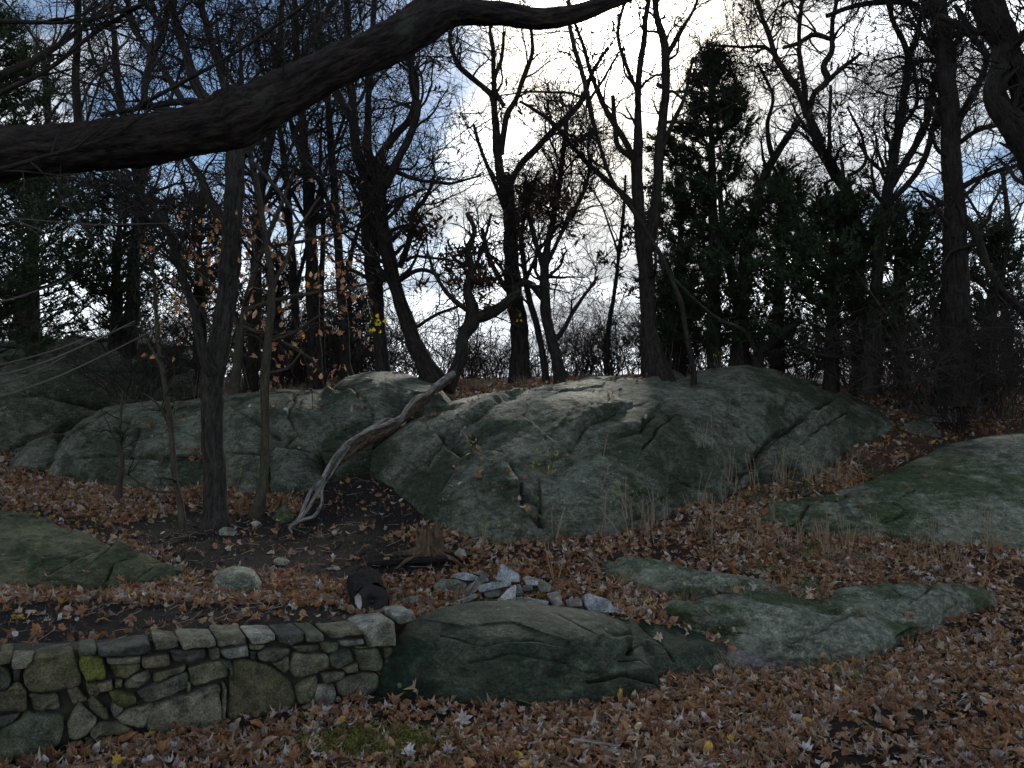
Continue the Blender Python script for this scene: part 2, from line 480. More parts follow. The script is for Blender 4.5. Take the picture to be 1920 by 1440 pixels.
def leaf_material(name, stops, trans=0.25, vein=True):
    m, nt, b = new_mat(name); n = NB(nt)
    oi = n.node('ShaderNodeObjectInfo').outputs['Random']
    c = n.ramp(oi, stops)
    tc = n.node('ShaderNodeTexCoord').outputs['Object']
    c = n.mix(1.0, c, n.ramp(n.noise(tc, 2.2, 5, 0.7), [(0.3, (0.6, 0.58, 0.55)), (0.7, (1.3, 1.3, 1.3))]), 'MULTIPLY')
    n.link(c, b.inputs['Base Color'])
    b.inputs['Roughness'].default_value = 0.6
    t = n.node('ShaderNodeBsdfTranslucent'); n.link(c, t.inputs['Color'])
    mx = n.node('ShaderNodeMixShader'); mx.inputs[0].default_value = trans
    n.link(b.outputs[0], mx.inputs[1]); n.link(t.outputs[0], mx.inputs[2])
    n.link(mx.outputs[0], nt.nodes['Material Output'].inputs['Surface'])
    return m
M_leaf = leaf_material('fallen_leaf_brown', [(0.0, (0.167, 0.087, 0.047)), (0.12, (0.302, 0.157, 0.073)), (0.24, (0.136, 0.078, 0.053)), (0.36, (0.333, 0.209, 0.126)), (0.46, (0.091, 0.052, 0.037)), (0.56, (0.272, 0.174, 0.116)), (0.66, (0.242, 0.104, 0.047)), (0.75, (0.393, 0.304, 0.222)), (0.84, (0.416, 0.383, 0.349)), (0.90, (0.182, 0.139, 0.116)), (0.945, (0.469, 0.496, 0.529)), (0.975, (0.363, 0.191, 0.073)), (0.99, (0.438, 0.313, 0.064)), (1.0, (0.438, 0.313, 0.064))], 0.12)
M_leaf_hang = leaf_material('orange_hanging_leaf', [(0.0, (0.36, 0.15, 0.07)), (0.4, (0.55, 0.29, 0.15)), (0.75, (0.62, 0.42, 0.26)), (1.0, (0.46, 0.21, 0.09))], 0.4)
M_leaf_dark = flat_mat('dark_withered_leaf', (0.05, 0.028, 0.016), 0.9, 0.4, 5, 0.2)
M_leaf_yellow = flat_mat('bright_yellow_leaf', (0.45, 0.38, 0.03), 0.7, 0.2, 5, 0.5)

def ground_material():
    m, nt, b = new_mat('forest_floor'); n = NB(nt)
    tc = n.node('ShaderNodeTexCoord').outputs['Object']
    at = n.node('ShaderNodeAttribute'); at.attribute_name = 'soil'
    soil = n.ramp(n.noise(tc, 18, 8, 0.75), [(0.3, (0.004, 0.0035, 0.004)), (0.6, (0.012, 0.010, 0.010)), (0.74, (0.035, 0.029, 0.025))])
    lit = n.ramp(n.noise(tc, 24, 6, 0.75), [(0.3, (0.016, 0.011, 0.009)), (0.5, (0.055, 0.034, 0.023)), (0.72, (0.11, 0.07, 0.045))])
    n.link(n.mix(at.outputs['Fac'], lit, soil), b.inputs['Base Color'])
    nm = n.bump(n.noise(tc, 22, 8, 0.75), 1.0, 0.05)
    n.link(nm, b.inputs['Normal'])
    b.inputs['Roughness'].default_value = 1.0
    return m
M_ground = ground_material()

# ------------------------------------------------------------------ terrain
SOIL_POLYS = [
    ([(-200, 1150), (200, 1132), (480, 1128), (640, 1142), (670, 1165), (560, 1185), (330, 1190), (180, 1222), (-200, 1225)], 0.06),
    ([(200, 985), (380, 950), (450, 965), (545, 965), (560, 895), (720, 880), (800, 960), (770, 985), (730, 1010), (890, 1052), (780, 1078), (600, 1088), (500, 1070), (380, 1095), (330, 1050)], 0.05),
    ([(-200, 930), (60, 950), (240, 1005), (330, 1050), (200, 1010), (60, 965), (-200, 960)], 0.2),
    ([(1770, 1150), (1990, 1150), (1990, 1235), (1850, 1240), (1780, 1200)], 0.35),
    ([(600, 1365), (830, 1365), (850, 1412), (620, 1420)], 0.25),
    ([(1480, 1265), (1640, 1265), (1640, 1300), (1500, 1300)], 0.8),
]
def inpoly(px, py, poly):
    r = np.zeros(px.shape, bool)
    n = len(poly)
    for i in range(n):
        x1, y1 = poly[i]; x2, y2 = poly[(i + 1) % n]
        c = ((y1 > py) != (y2 > py)) & (px < (x2 - x1) * (py - y1) / (y2 - y1 + 1e-9) + x1)
        r ^= c
    return r
def leaf_density(V):
    jit = V.copy() * 1.0
    px, py = proj(V)
    px = px + 45 * fbm(V * 2.2, 3, 3); py = py + 14 * fbm(V * 2.2, 3, 5)
    d = np.ones(px.shape)
    d = np.where(fbm(V * np.array([.9, 1.3, 0]) + 3.3, 3, 19) < -.26, .35, d)
    for poly, v in SOIL_POLYS:
        d = np.where(inpoly(px, py, poly), np.minimum(d, v), d)
    return d

GP = [  # px, py, Y of the upper ground
    (-150, 1225, 4.6), (100, 1222, 4.75), (300, 1195, 5.0), (500, 1180, 5.25), (700, 1160, 5.7), (0, 1180, 5.2), (300, 1150, 5.7), (600, 1150, 5.9),
    (0, 1110, 6.1), (300, 1110, 6.3), (600, 1120, 6.35), (500, 1080, 6.9), (700, 1050, 7.4), (300, 1050, 7.3), (0, 1010, 7.9), (150, 1000, 8.2),
    (0, 950, 9.1), (-300, 930, 9.3), (-300, 1080, 6.6), (300, 1000, 8.4), (450, 980, 8.8), (560, 1000, 8.4), (650, 950, 9.2), (650, 905, 10.0),
    (0, 880, 11.5), (100, 895, 11.0), (200, 930, 9.9), (250, 917, 10.5), (400, 912, 10.6), (500, 920, 10.2), (-400, 870, 12), (700, 890, 10.0),
    (800, 1130, 6.5), (960, 1115, 6.75), (1100, 1130, 6.6), (1180, 1140, 6.6), (1150, 1060, 7.5), (900, 1045, 7.4), (800, 1040, 7.4), (780, 945, 8.95),
    (930, 1018, 7.8), (1080, 1014, 7.9), (1200, 1000, 8.2), (1300, 945, 9.0), (1400, 898, 10.0), (1510, 885, 10.4), (1600, 830, 11.5), (1700, 810, 12),
    (1810, 780, 12.8), (1920, 750, 13.6), (2100, 760, 13.6), (1370, 1255, 5.85), (1500, 1237, 6.0), (1650, 1225, 6.2), (1740, 1165, 7.0), (1880, 1115, 7.8),
    (2100, 1100, 8.2), (1240, 1170, 6.4), (1300, 1110, 7.2), (1500, 1050, 8.2), (1500, 1100, 7.4), (1500, 992, 9.2), (1350, 985, 8.7), (1850, 1062, 8.5), (1850, 1022, 9.05),
    (1700, 1010, 9.1), (1680, 1080, 8.0), (1800, 1100, 7.9), (2100, 1030, 9.2), (1320, 1040, 8.1),
    (1250, 1060, 7.7), (1650, 900, 10.9), (1730, 860, 11.6), (1560, 905, 10.2),
    # tops and beyond
    (900, 737, 13.0), (850, 745, 12.6), (1000, 724, 13.2), (900, 716, 15.0), (1300, 706, 15.2), (1100, 712, 15), (1500, 715, 15.5), (1700, 720, 15.5), (1900, 712, 16), (1200, 712, 14.3),
    (600, 726, 14.4), (700, 716, 14.6), (300, 730, 15.0), (0, 740, 15.5), (-500, 740, 15.5), (2300, 720, 16), (600, 712, 18), (1000, 708, 18), (1500, 705, 18), (200, 715, 18), (1900, 705, 18), (-500, 712, 18), (2400, 705, 18),
]
# below the rock masses the ground runs lower than the rock faces
GP_LOW = [(1000, 860, 10.2, 0.5), (1200, 850, 10.6, 0.5), (1350, 800, 11.5, 0.4), (880, 850, 10.3, 0.4), (1500, 790, 12.2, 0.5), (300, 850, 11.6, 0.35), (500, 840, 11.5, 0.35), (680, 810, 11.6, 0.35), (1100, 760, 11.6, 0.5), (100, 830, 12.5, 0.2), (1250, 930, 9.6, 0.4), (1000, 950, 9.0, 0.4), (600, 780, 12.4, .4), (200, 800, 13, .4), (1900, 900, 10.8, 0.5), (1750, 940, 10.2, 0.35), (1560, 960, 9.5, 0.15), (2100, 900, 10.8, 0.5),(1000,730,12.2,.35),(1200,730,12.2,.35),(1420,720,13.2,.4),(700,725,12.8,.35),(500,745,12.9,.3)]
ctrl = P(*np.array(GP, float).T)
GP_LOW += [(100, 1060, 6.9, .12), (250, 1075, 6.75, .1), (200, 1050, 7.0, .12), (340, 1090, 6.6, .03), (0, 1030, 7.4, .12)]
low = np.array(GP_LOW, float)
cl = P(low[:, 0], low[:, 1], low[:, 2]); cl[:, 2] -= low[:, 3]
ctrl = np.vstack([ctrl, cl])
def _tps(r2): return 0.5 * r2 * np.log(r2 + 1e-9)
def fit(c, lam=0.02):
    n = len(c)
    d2 = ((c[:, None, :2] - c[None, :, :2]) ** 2).sum(-1)
    A = np.zeros((n + 3, n + 3)); A[:n, :n] = _tps(d2) + lam * np.eye(n)
    A[:n, n] = 1; A[:n, n + 1:] = c[:, :2]; A[n:, :n] = A[:n, n:].T
    w = np.linalg.solve(A, np.concatenate([c[:, 2], np.zeros(3)]))
    return w
_w = fit(ctrl)
XB = np.array([-9, -3.2, -.86, -.5, 1.2, 1.8, 3.0, 4.0, 9]); YB_ = np.array([0.85, 4.2, 5.55, 5.85, 6.1, 6.2, 6.45, 7.1, 8.3]); WB = np.array([.1, .1, .1, .15, .25, .6, 1.0, 1.3, 1.5])
def ground_z(X, Y):
    X = np.asarray(X, float); Y = np.asarray(Y, float)
    shp = np.broadcast(X, Y).shape
    x = np.clip(np.broadcast_to(X, shp).ravel(), -11, 11); y = np.clip(np.broadcast_to(Y, shp).ravel(), 3.0, 19.0)
    up = np.empty(len(x))
    for s in range(0, len(x), 20000):
        d2 = (x[s:s + 20000, None] - ctrl[None, :, 0]) ** 2 + (y[s:s + 20000, None] - ctrl[None, :, 1]) ** 2
        up[s:s + 20000] = _tps(d2) @ _w[:-3] + _w[-3] + _w[-2] * x[s:s + 20000] + _w[-1] * y[s:s + 20000]
    xr = np.broadcast_to(X, shp).ravel(); yr = np.broadcast_to(Y, shp).ravel()
    up = np.clip(up, -0.1, 2.9)
    lowz = 0.0 + 0.02 * np.sin(xr * 1.3) * np.cos(yr)
    yb = np.interp(xr, XB, YB_); wb = np.interp(xr, XB, WB)
    t = smooth(yr, yb + 0.06, yb + 0.06 + wb)
    z = lowz + (up - lowz) * t
    p3 = np.stack([xr, yr, 0 * xr], -1)
    z = z + 0.035 * fbm(p3 * 1.7, 4, 21) + 0.012 * fbm(p3 * 9, 3, 22)
    fall = smooth(yr, 20, 60) * 5.0
    z = z - fall
    far = smooth(np.hypot(xr, yr - 8), 40, 200)
    z = z * (1 - far) + (-4.0) * far
    return z.reshape(shp)

def axis(a, b, step, far, n=14):
    core = np.arange(a, b + 1e-6, step)
    g = np.geomspace(step * 2, far, n)
    return np.concatenate([(a - g)[::-1], core, b + g])
gx = axis(-9, 9.5, 0.07, 600); gy = axis(3.2, 17, 0.07, 900)
GX, GY = np.meshgrid(gx, gy, indexing='ij')
GZ = ground_z(GX, GY)
GV = np.stack([GX, GY, GZ], -1).reshape(-1, 3)
gsoil = 1 - np.clip(leaf_density(GV) * 1.4 - 0.1, 0, 1)
ground = mesh_obj('ground', GV, grid_faces(len(gx), len(gy))[:, ::-1], M_ground, attrs={'soil': ('FLOAT', gsoil)})
props(ground, 'leaf covered hillside with patches of dark bare soil', None, None, 'structure')

# ------------------------------------------------------------------ rocks
RASTER = {}
RC = 0.06
def raster_add(V):
    """highest rock over each small cell of the plan"""
    i = np.floor(V[:, 0] / RC).astype(int) + 400; j = np.floor(V[:, 1] / RC).astype(int)
    ok = (i >= 0) & (i < 800) & (j >= 0) & (j < 400)
    np.maximum.at(ROCKTOP, (i[ok], j[ok]), V[ok, 2])
ROCKTOP = np.full((800, 400), -99.0)
def rock_top(X, Y):
    i = np.clip(np.floor(X / RC).astype(int) + 400, 0, 799); j = np.clip(np.floor(Y / RC).astype(int), 0, 399)
    return ROCKTOP[i, j]

def poly_dist(px, py, line):
    d = np.full(px.shape, 1e9); side = np.zeros(px.shape)
    for (x1, y1), (x2, y2) in zip(line[:-1], line[1:]):
        L2 = (x2 - x1) ** 2 + (y2 - y1) ** 2 + 1e-9
        t = np.clip(((px - x1) * (x2 - x1) + (py - y1) * (y2 - y1)) / L2, 0, 1)
        dx = px - (x1 + t * (x2 - x1)); dy = py - (y1 + t * (y2 - y1))
        dd = np.hypot(dx, dy)
        s = np.sign((x2 - x1) * (py - y1) - (y2 - y1) * (px - x1))
        m = dd < d
        d = np.where(m, dd, d); side = np.where(m, s, side)
    return d, side

def loft_rock(name, label, base, crest, mat, step=2.0, rows=90, back=1.2, drop=0.8, bury=0.35, cracks=(), bumps=(), amp=1.0, cell=1.1, group=None, seed=1, mixh=0.5, holes=(), parent=None, category='rock', edge=0.0, sink=0.10):
    base = np.array(base, float); crest = np.array(crest, float)
    x0 = max(base[0, 0], crest[0, 0]); x1 = min(base[-1, 0], crest[-1, 0])
    nx = int((x1 - x0) / step) + 1
    xs = np.linspace(x0, x1, nx)
    def it(a, k):
        # gently rounded interpolation
        d = np.interp(xs, a[:, 0], a[:, k])
        kk = max(3, int(14 / step)) | 1
        pad = np.pad(d, kk // 2, mode='edge')
        return np.convolve(pad, np.ones(kk) / kk, 'valid')
    B = P(xs, it(base, 1), it(base, 2)); C = P(xs, it(crest, 1), it(crest, 2))
    s = np.linspace(0, 1, rows) ** 0.95
    h = mixh * (1 - np.cos(s * PI / 2)) + (1 - mixh) * s
    v = 0.85 * np.sin(s * PI / 2) + 0.15 * s
    front = np.empty((nx, rows, 3))
    front[..., :2] = B[:, None, :2] + (C - B)[:, None, :2] * h[None, :, None]
    front[..., 2] = B[:, None, 2] + (C - B)[:, None, 2] * v[None]
    # buried skirt
    nb = 4
    k = np.linspace(1, 1 / nb, nb)
    outw = (B - C)[:, None, :] * np.array([1, 1, 0]); outw = outw / (np.linalg.norm(outw, axis=-1, keepdims=True) + 1e-6)
    skirt = B[:, None, :] + outw * 0.02 * k[None, :, None] - np.array([0, 0, bury]) * k[None, :, None]
    # back
    nbk = max(10, rows // 4)
    r = np.linspace(1 / nbk, 1, nbk)
    dirb = C * np.array([1, 1, 0]); dirb = dirb / np.linalg.norm(dirb, axis=-1, keepdims=True)
    bk = C[:, None, :] + dirb[:, None, :] * (back * r)[None, :, None]
    bk[..., 2] -= drop * (1 - np.cos(r * PI / 2))[None]
    G = np.concatenate([skirt, front, bk], 1)
    nr = G.shape[1]
    du = np.gradient(G, axis=0); dv = np.gradient(G, axis=1)
    nrm = np.cross(du, dv); nrm /= (np.linalg.norm(nrm, axis=-1, keepdims=True) + 1e-9)
    up = nrm[..., 2] < 0
    if (nrm[:, nb + 3:nb + rows, 2].mean() < 0): nrm = -nrm
    px, py = proj(G)
    Q = G.copy()
    warp = np.stack([fbm(Q * 1.3, 3, seed + 40), fbm(Q * 1.3, 3, seed + 41), fbm(Q * 1.3, 3, seed + 42)], -1)
    d = 0.09 * fbm(Q * np.array([0.6, 0.6, 0.8]), 2, seed) + 0.014 * fbm(Q * 2.6, 4, seed + 1)
    fv, fe = facets((Q + 0.30 * warp) * np.array([cell, cell, cell * 1.5]), seed + 2)
    gapm = smooth(fbm(Q * 1.1, 2, seed + 60), -0.05, 0.35)
    d += (0.05 * fv - 0.03 * gapm * np.exp(-(fe / 0.03) ** 2)) / cell
    fv2, fe2 = facets((Q + 0.2 * warp) * np.array([cell * 3.1, cell * 3.1, cell * 5]), seed + 12)
    d += 0.010 / cell * fv2 * smooth(fbm(Q * 1.7, 2, seed + 61), -.1, .4)
    ca, sa = math.cos(.5), math.sin(.5)
    Fq_ = np.stack([(Q[..., 0] * ca - Q[..., 2] * sa) * 1.1, Q[..., 1] * 1.5, (Q[..., 0] * sa + Q[..., 2] * ca) * 8], -1) + warp * .5
    d += 0.012 * ridged(Fq_, 3, seed + 3) + 0.009 * fbm(Q * 18, 3, seed + 4)
    d *= amp
    jit = 5 * fbm(Q * 5, 3, seed + 6)
    for cr in cracks:
        line, w, dep, stp = cr
        dist, side = poly_dist(px + jit, py + jit * 0.8, line)
        d -= dep * 1.5 * np.exp(-(dist / (w * .75)) ** 2)
        d += stp * side * np.exp(-(dist / (w * 7)) ** 2)
    for (bx, by, rx, ry, hh) in bumps:
        q = ((px - bx) / rx) ** 2 + ((py - by) / ry) ** 2
        d += hh * np.exp(-q)
    if edge:
        taper = np.clip(np.minimum(xs - x0, x1 - xs) / edge, 0, 1)[:, None]
        d = d * (0.3 + 0.7 * taper)
    G = G + nrm * d[..., None]
    endt = smooth(np.minimum(xs - x0, x1 - xs), 0, 34)
    G[..., 2] -= (sink * (1 - endt))[:, None]
    V = G.reshape(-1, 3)
    Fc = grid_faces(nx, nr)
    a = np.cross(V[Fc[:, 1]] - V[Fc[:, 0]], V[Fc[:, 3]] - V[Fc[:, 0]])
    if a[:, 2].sum() < 0: Fc = Fc[:, ::-1]
    raster_add(V)
    org = B[len(B) // 2]
    if parent is not None:
        o = mesh_obj(name, V, Fc, mat, parent)
        if label: o['label'] = label
    else:
        o = mesh_obj(name, V, Fc, mat, None, org)
        props(o, label, category, group)
    return o

OUT_BASE = [(700, 870, 10.0), (720, 885, 9.8), (775, 950, 8.95), (830, 985, 8.35), (930, 1020, 7.8), (1010, 1006, 8.0), (1060, 1018, 7.9), (1170, 1014, 8.05), (1240, 965, 8.75), (1330, 935, 9.3), (1370, 905, 9.9), (1440, 893, 10.1), (1520, 886, 10.3), (1590, 835, 11.4), (1672, 800, 12.1)]
OUT_CREST = [(700, 845, 10.4), (730, 820, 10.7), (790, 778, 11.4), (850, 756, 12.0), (930, 740, 12.3), (1000, 724, 12.5), (1100, 712, 12.6), (1180, 709, 12.7), (1250, 713, 12.8), (1320, 698, 13.4), (1400, 689, 13.9), (1470, 703, 13.9), (1560, 736, 13.5), (1640, 763, 12.9), (1672, 782, 12.5)]
cracks_main = [
    ([(880, 820), (905, 860), (950, 880), (972, 920), (975, 960), (1010, 990)], 5, .16, .05),
    ([(830, 830), (880, 870), (905, 860)], 7, .12, .06),
    ([(1010, 950), (980, 935), (930, 935), (900, 940)], 3, .07, .03),
    ([(1080, 1010), (1012, 985), (1012, 930), (960, 945)], 3.5, .05, .03),
    ([(1130, 860), (1200, 905), (1250, 945)], 3.5, .07, .04),
    ([(1220, 780), (1190, 815), (1150, 820)], 4, .09, .05),
    ([(1200, 855), (1225, 820), (1258, 790)], 2.5, .07, .02),
    ([(1245, 895), (1290, 915), (1320, 920)], 4, .12, .05),
    ([(1300, 760), (1340, 785), (1400, 810), (1435, 835)], 3, .08, .03),
    ([(1420, 880), (1425, 840), (1460, 805), (1520, 780), (1560, 760)], 4, .10, .05),
    ([(1500, 838), (1530, 810), (1580, 785)], 2.5, .06, .02),
    ([(1410, 870), (1440, 832), (1500, 790)], 9, .18, .05),
    ([(1430, 750), (1460, 748), (1485, 738)], 3, .09, .03),
    ([(1240, 715), (1300, 735), (1400, 745), (1480, 750)], 4, .05, .05),
    ([(1370, 900), (1420, 882), (1500, 880)], 5, .14, .03),
    ([(800, 870), (850, 820), (930, 760), (960, 742)], 5, .09, -.05),
    ([(760, 900), (800, 850), (860, 800)], 3, .06, .03),
    ([(830, 940), (870, 880), (900, 830)], 3, .05, .02),
    ([(980, 880), (1060, 850), (1100, 800), (1150, 780)], 6, .05, -.05),
    ([(1180, 1010), (1190, 975), (1235, 962)], 3, .09, .03),
    ([(1020, 760), (1090, 760), (1180, 770)], 5, .03, .03),
]
bumps_main = [(870, 960, 80, 40, .12), (950, 905, 60, 50, .08), (1100, 960, 90, 40, .14), (1250, 850, 130, 70, .13), (1050, 790, 120, 60, .08), (1420, 760, 120, 45, .10), (1560, 800, 80, 40, .10), (890, 790, 60, 40, .06), (960, 970, 25, 30, .06)]
loft_rock('rock_outcrop', 'huge rounded grey green rock outcrop with dark cracks filling the middle of the hillside', OUT_BASE, OUT_CREST, M_rock, 2.3, 150, 1.4, 0.9, .4, cracks_main, bumps_main, 0.8, 0.9, seed=3, sink=.05)

LC_BASE = [(90, 890, 11.2), (160, 915, 10.8), (250, 920, 10.6), (380, 917, 10.6), (500, 918, 10.4), (600, 907, 10.3), (700, 888, 10.2), (760, 850, 10.8), (850, 790, 11.6)]
LC_CREST = [(90, 880, 11.4), (120, 838, 11.6), (155, 795, 11.9), (200, 764, 12.2), (280, 752, 12.3), (350, 746, 12.4), (430, 734, 12.5), (520, 731, 12.6), (610, 732, 13.0), (645, 712, 13.1), (700, 703, 13.2), (760, 708, 13.1), (815, 722, 12.9), (850, 748, 12.5)]
cracks_left = [
    ([(430, 850), (500, 855), (520, 840), (600, 850), (650, 845), (720, 838)], 4, .15, .05),
    ([(508, 900), (506, 860), (520, 842), (560, 818)], 4, .13, .03),
    ([(600, 905), (612, 880), (600, 852)], 4, .12, .03),
    ([(630, 735), (720, 735), (790, 742)], 3.5, .10, .05),
    ([(640, 742), (660, 735), (700, 770), (690, 800)], 3, .05, .02),
    ([(350, 860), (420, 850), (380, 856), (260, 858)], 3, .10, .03),
    ([(150, 860), (260, 858)], 4, .07, .03),
    ([(210, 780), (260, 800), (240, 860)], 3, .06, .02),
    ([(440, 770), (520, 820), (600, 812), (650, 790)], 3, .07, .03),
    ([(555, 740), (540, 780), (560, 818)], 3, .05, .02),
]
loft_rock('low_cliff', 'long low rock face behind the tree trunks on the left, capped by a rounded hump', LC_BASE, LC_CREST, M_rock, 2.7, 95, 1.3, 0.9, .35, cracks_left, [(550, 880, 45, 25, .12), (680, 870, 50, 25, .1), (450, 880, 50, 30, .06), (720, 725, 70, 18, .08)], 0.9, 1.2, seed=9, mixh=.85)

RIDGE_B = [(-500, 900, 12.5), (-200, 895, 12.5), (0, 878, 12.4), (100, 850, 12.9), (200, 790, 13.6), (300, 760, 14.4), (430, 742, 14.8)]
RIDGE_C = [(-500, 640, 15), (-200, 618, 15), (0, 636, 14.6), (140, 630, 14.6), (260, 636, 15.0), (350, 648, 15.3), (400, 685, 15.6), (430, 725, 15.4)]
loft_rock('dark_rock_ridge', 'dark rock ridge rising behind the rock face at the far left', RIDGE_B, RIDGE_C, M_rock_dark, 4.5, 60, 2.0, 1.0, .5, [([(-50, 760), (80, 745), (200, 770)], 6, .25, .1), ([(20, 840), (120, 810), (180, 790)], 6, .2, .08), ([(-50, 690), (150, 700), (350, 700)], 6, .2, .1)], [(120, 820, 60, 20, .2)], 1.6, 0.8, seed=15)

SL_BASE = [(1325, 992, 8.8), (1400, 990, 8.9), (1480, 984, 9.15), (1560, 978, 9.25), (1640, 988, 9.2), (1700, 1003, 9.1), (1800, 1014, 9.0), (1920, 1020, 9.0), (2100, 1035, 9.0), (2350, 1050, 9.0)]
SL_CREST = [(1325, 984, 8.95), (1360, 965, 9.2), (1430, 945, 9.5), (1500, 932, 9.8), (1600, 915, 10.2), (1660, 893, 10.7), (1720, 862, 11.3), (1780, 836, 11.9), (1850, 816, 12.3), (1920, 808, 12.5), (2050, 800, 12.6), (2350, 830, 12.4)]
cracks_slab = [([(1590, 930), (1650, 935), (1700, 960), (1660, 975)], 3, .06, .02), ([(1700, 905), (1760, 908), (1810, 905)], 2.5, .05, .02), ([(1690, 935), (1715, 925)], 3, .06, .02), ([(1400, 985), (1430, 955)], 3, .07, .02), ([(1500, 975), (1520, 945), (1600, 935)], 3, .06, .03)]
loft_rock('rock_slab', 'broad smooth green grey rock slab rising out of the right edge of the picture', SL_BASE, SL_CREST, M_ledge, 3.2, 90, 1.5, 1.0, .35, cracks_slab, [(1870, 960, 60, 30, .04)], 0.45, 0.7, seed=21, mixh=0.25)

BD_BASE = [(690, 1302, 5.45), (722, 1300, 5.38), (800, 1306, 5.32), (900, 1312, 5.28), (1000, 1314, 5.25), (1100, 1310, 5.28), (1180, 1300, 5.4), (1252, 1288, 5.5)]
BD_CREST = [(690, 1260, 5.62), (722, 1202, 5.76), (738, 1187, 5.8), (770, 1170, 5.86), (830, 1153, 5.95), (890, 1141, 6.0), (960, 1139, 6.02), (1060, 1149, 6.02), (1130, 1159, 6.0), (1180, 1176, 5.98), (1205, 1205, 5.9), (1235, 1250, 5.7), (1252, 1275, 5.6)]
cracks_b = [
    ([(1040, 1155), (1090, 1180), (1150, 1200), (1190, 1195)], 5, .03, .02),
    ([(1150, 1195), (1185, 1190), (1200, 1200), (1180, 1215)], 8, .10, .03),
    ([(1100, 1280), (1160, 1270), (1250, 1285)], 4, .07, .02),
    ([(1160, 1240), (1200, 1235), (1240, 1275)], 4, .07, .02),
    ([(830, 1205), (900, 1225), (1000, 1215), (1080, 1225)], 3, .02, .012),
    ([(880, 1250), (960, 1240), (1060, 1250)], 3, .02, .012),
]
loft_rock('boulder', 'large dark green boulder at the right end of the stone wall', BD_BASE, BD_CREST, M_boulder, 2.1, 100, 0.9, 0.35, .3, cracks_b, [(950, 1230, 160, 60, .08), (1170, 1265, 60, 15, .06)], 0.38, 1.6, seed=31, mixh=0.85)

loft_rock('boulder', 'long green shoulder of rock behind the right end of the dark boulder', [(1120, 1180, 6.1), (1180, 1235, 5.85), (1240, 1284, 5.65), (1300, 1275, 5.72), (1380, 1250, 5.9), (1394, 1246, 5.95)], [(1120, 1152, 6.4), (1180, 1158, 6.4), (1240, 1172, 6.35), (1300, 1190, 6.3), (1350, 1207, 6.2), (1380, 1225, 6.1), (1394, 1240, 6.0)], M_boulder, 2.0, 70, .5, .3, .25, [([(1200, 1175), (1240, 1210), (1262, 1245)], 4, .03, .02)], [(1310, 1225, 50, 20, .05)], 0.35, 2.0, seed=35, mixh=.6)

# low ledges in the middle right
loft_rock('rock_ledge', 'uppermost long low ledge of pale green rock poking out of the leaves', [(1105, 1060, 7.45), (1140, 1078, 7.25), (1200, 1092, 7.1), (1290, 1098, 7.05), (1400, 1098, 7.05), (1470, 1096, 7.1)], [(1105, 1052, 7.55), (1130, 1041, 7.7), (1180, 1042, 7.72), (1240, 1052, 7.6), (1330, 1068, 7.35), (1400, 1076, 7.3), (1470, 1091, 7.15)], M_ledge, 2.1, 50, .4, .3, .2, [([(1150, 1062), (1240, 1078), (1340, 1086), (1450, 1094)], 4, .07, .05), ([(1290, 1070), (1330, 1085)], 3, .05, .02)], (), .45, 1.8, seed=41, mixh=.5, sink=.05)
loft_rock('rock_ledge', 'widest low ledge with a pale worn top and mossy sides, above the leaf covered foreground', [(1228, 1150, 6.5), (1270, 1170, 6.4), (1330, 1190, 6.25), (1400, 1222, 6.05), (1480, 1232, 6.0), (1560, 1234, 6.05), (1640, 1218, 6.2), (1700, 1180, 6.7), (1745, 1162, 6.9)], [(1228, 1143, 6.58), (1280, 1124, 6.75), (1340, 1112, 6.85), (1400, 1108, 6.9), (1480, 1112, 6.92), (1560, 1124, 6.92), (1620, 1140, 6.95), (1700, 1150, 7.0), (1745, 1157, 7.0)], M_ledge, 2.1, 70, .4, .3, .2, [([(1300, 1132), (1400, 1138), (1500, 1148), (1570, 1150)], 4, .05, .05), ([(1250, 1150), (1300, 1172), (1350, 1180)], 4, .08, -.05), ([(1460, 1210), (1540, 1190), (1590, 1160), (1640, 1150), (1580, 1140)], 3.5, .07, .04), ([(1300, 1150), (1400, 1190), (1490, 1215)], 4, .05, .04), ([(1240, 1160), (1330, 1180), (1400, 1195), (1480, 1225)], 4, .04, .03)], [(1400, 1150, 90, 22, .05), (1600, 1195, 60, 18, .05)], .6, 1.6, seed=44, mixh=.4, sink=.05)
loft_rock('rock_ledge', 'rightmost low mossy ledge tapering into the leaves', [(1530, 1150, 6.9), (1600, 1166, 6.75), (1680, 1168, 6.8), (1740, 1160, 6.95), (1790, 1130, 7.4), (1865, 1115, 7.8)], [(1530, 1128, 7.1), (1570, 1105, 7.35), (1640, 1098, 7.5), (1690, 1093, 7.6), (1780, 1098, 7.7), (1840, 1104, 7.9), (1865, 1110, 7.9)], M_ledge, 2.1, 46, .4, .3, .2, [([(1545, 1128), (1600, 1138), (1660, 1135), (1720, 1142)], 4, .08, .05), ([(1670, 1100), (1700, 1118)], 3, .06, .02), ([(1620, 1125), (1700, 1115), (1780, 1120)], 3, .04, .02), ([(1715, 1125), (1750, 1100)], 3, .04, .02)], (), .5, 1.8, seed=47, mixh=.45, sink=.05)
loft_rock('rock_ledge', 'violet grey strip of bare rock under the widest ledge, just above the foreground leaves', [(1335, 1205, 6.1), (1370, 1240, 5.85), (1430, 1240, 5.9), (1500, 1240, 5.95), (1530, 1235, 6.0)], [(1335, 1195, 6.3), (1380, 1195, 6.35), (1430, 1203, 6.3), (1500, 1220, 6.2), (1530, 1230, 6.1)], M_slate, 2.2, 40, .4, .2, .2, (), (), .25, 2.0, seed=49, mixh=.3)
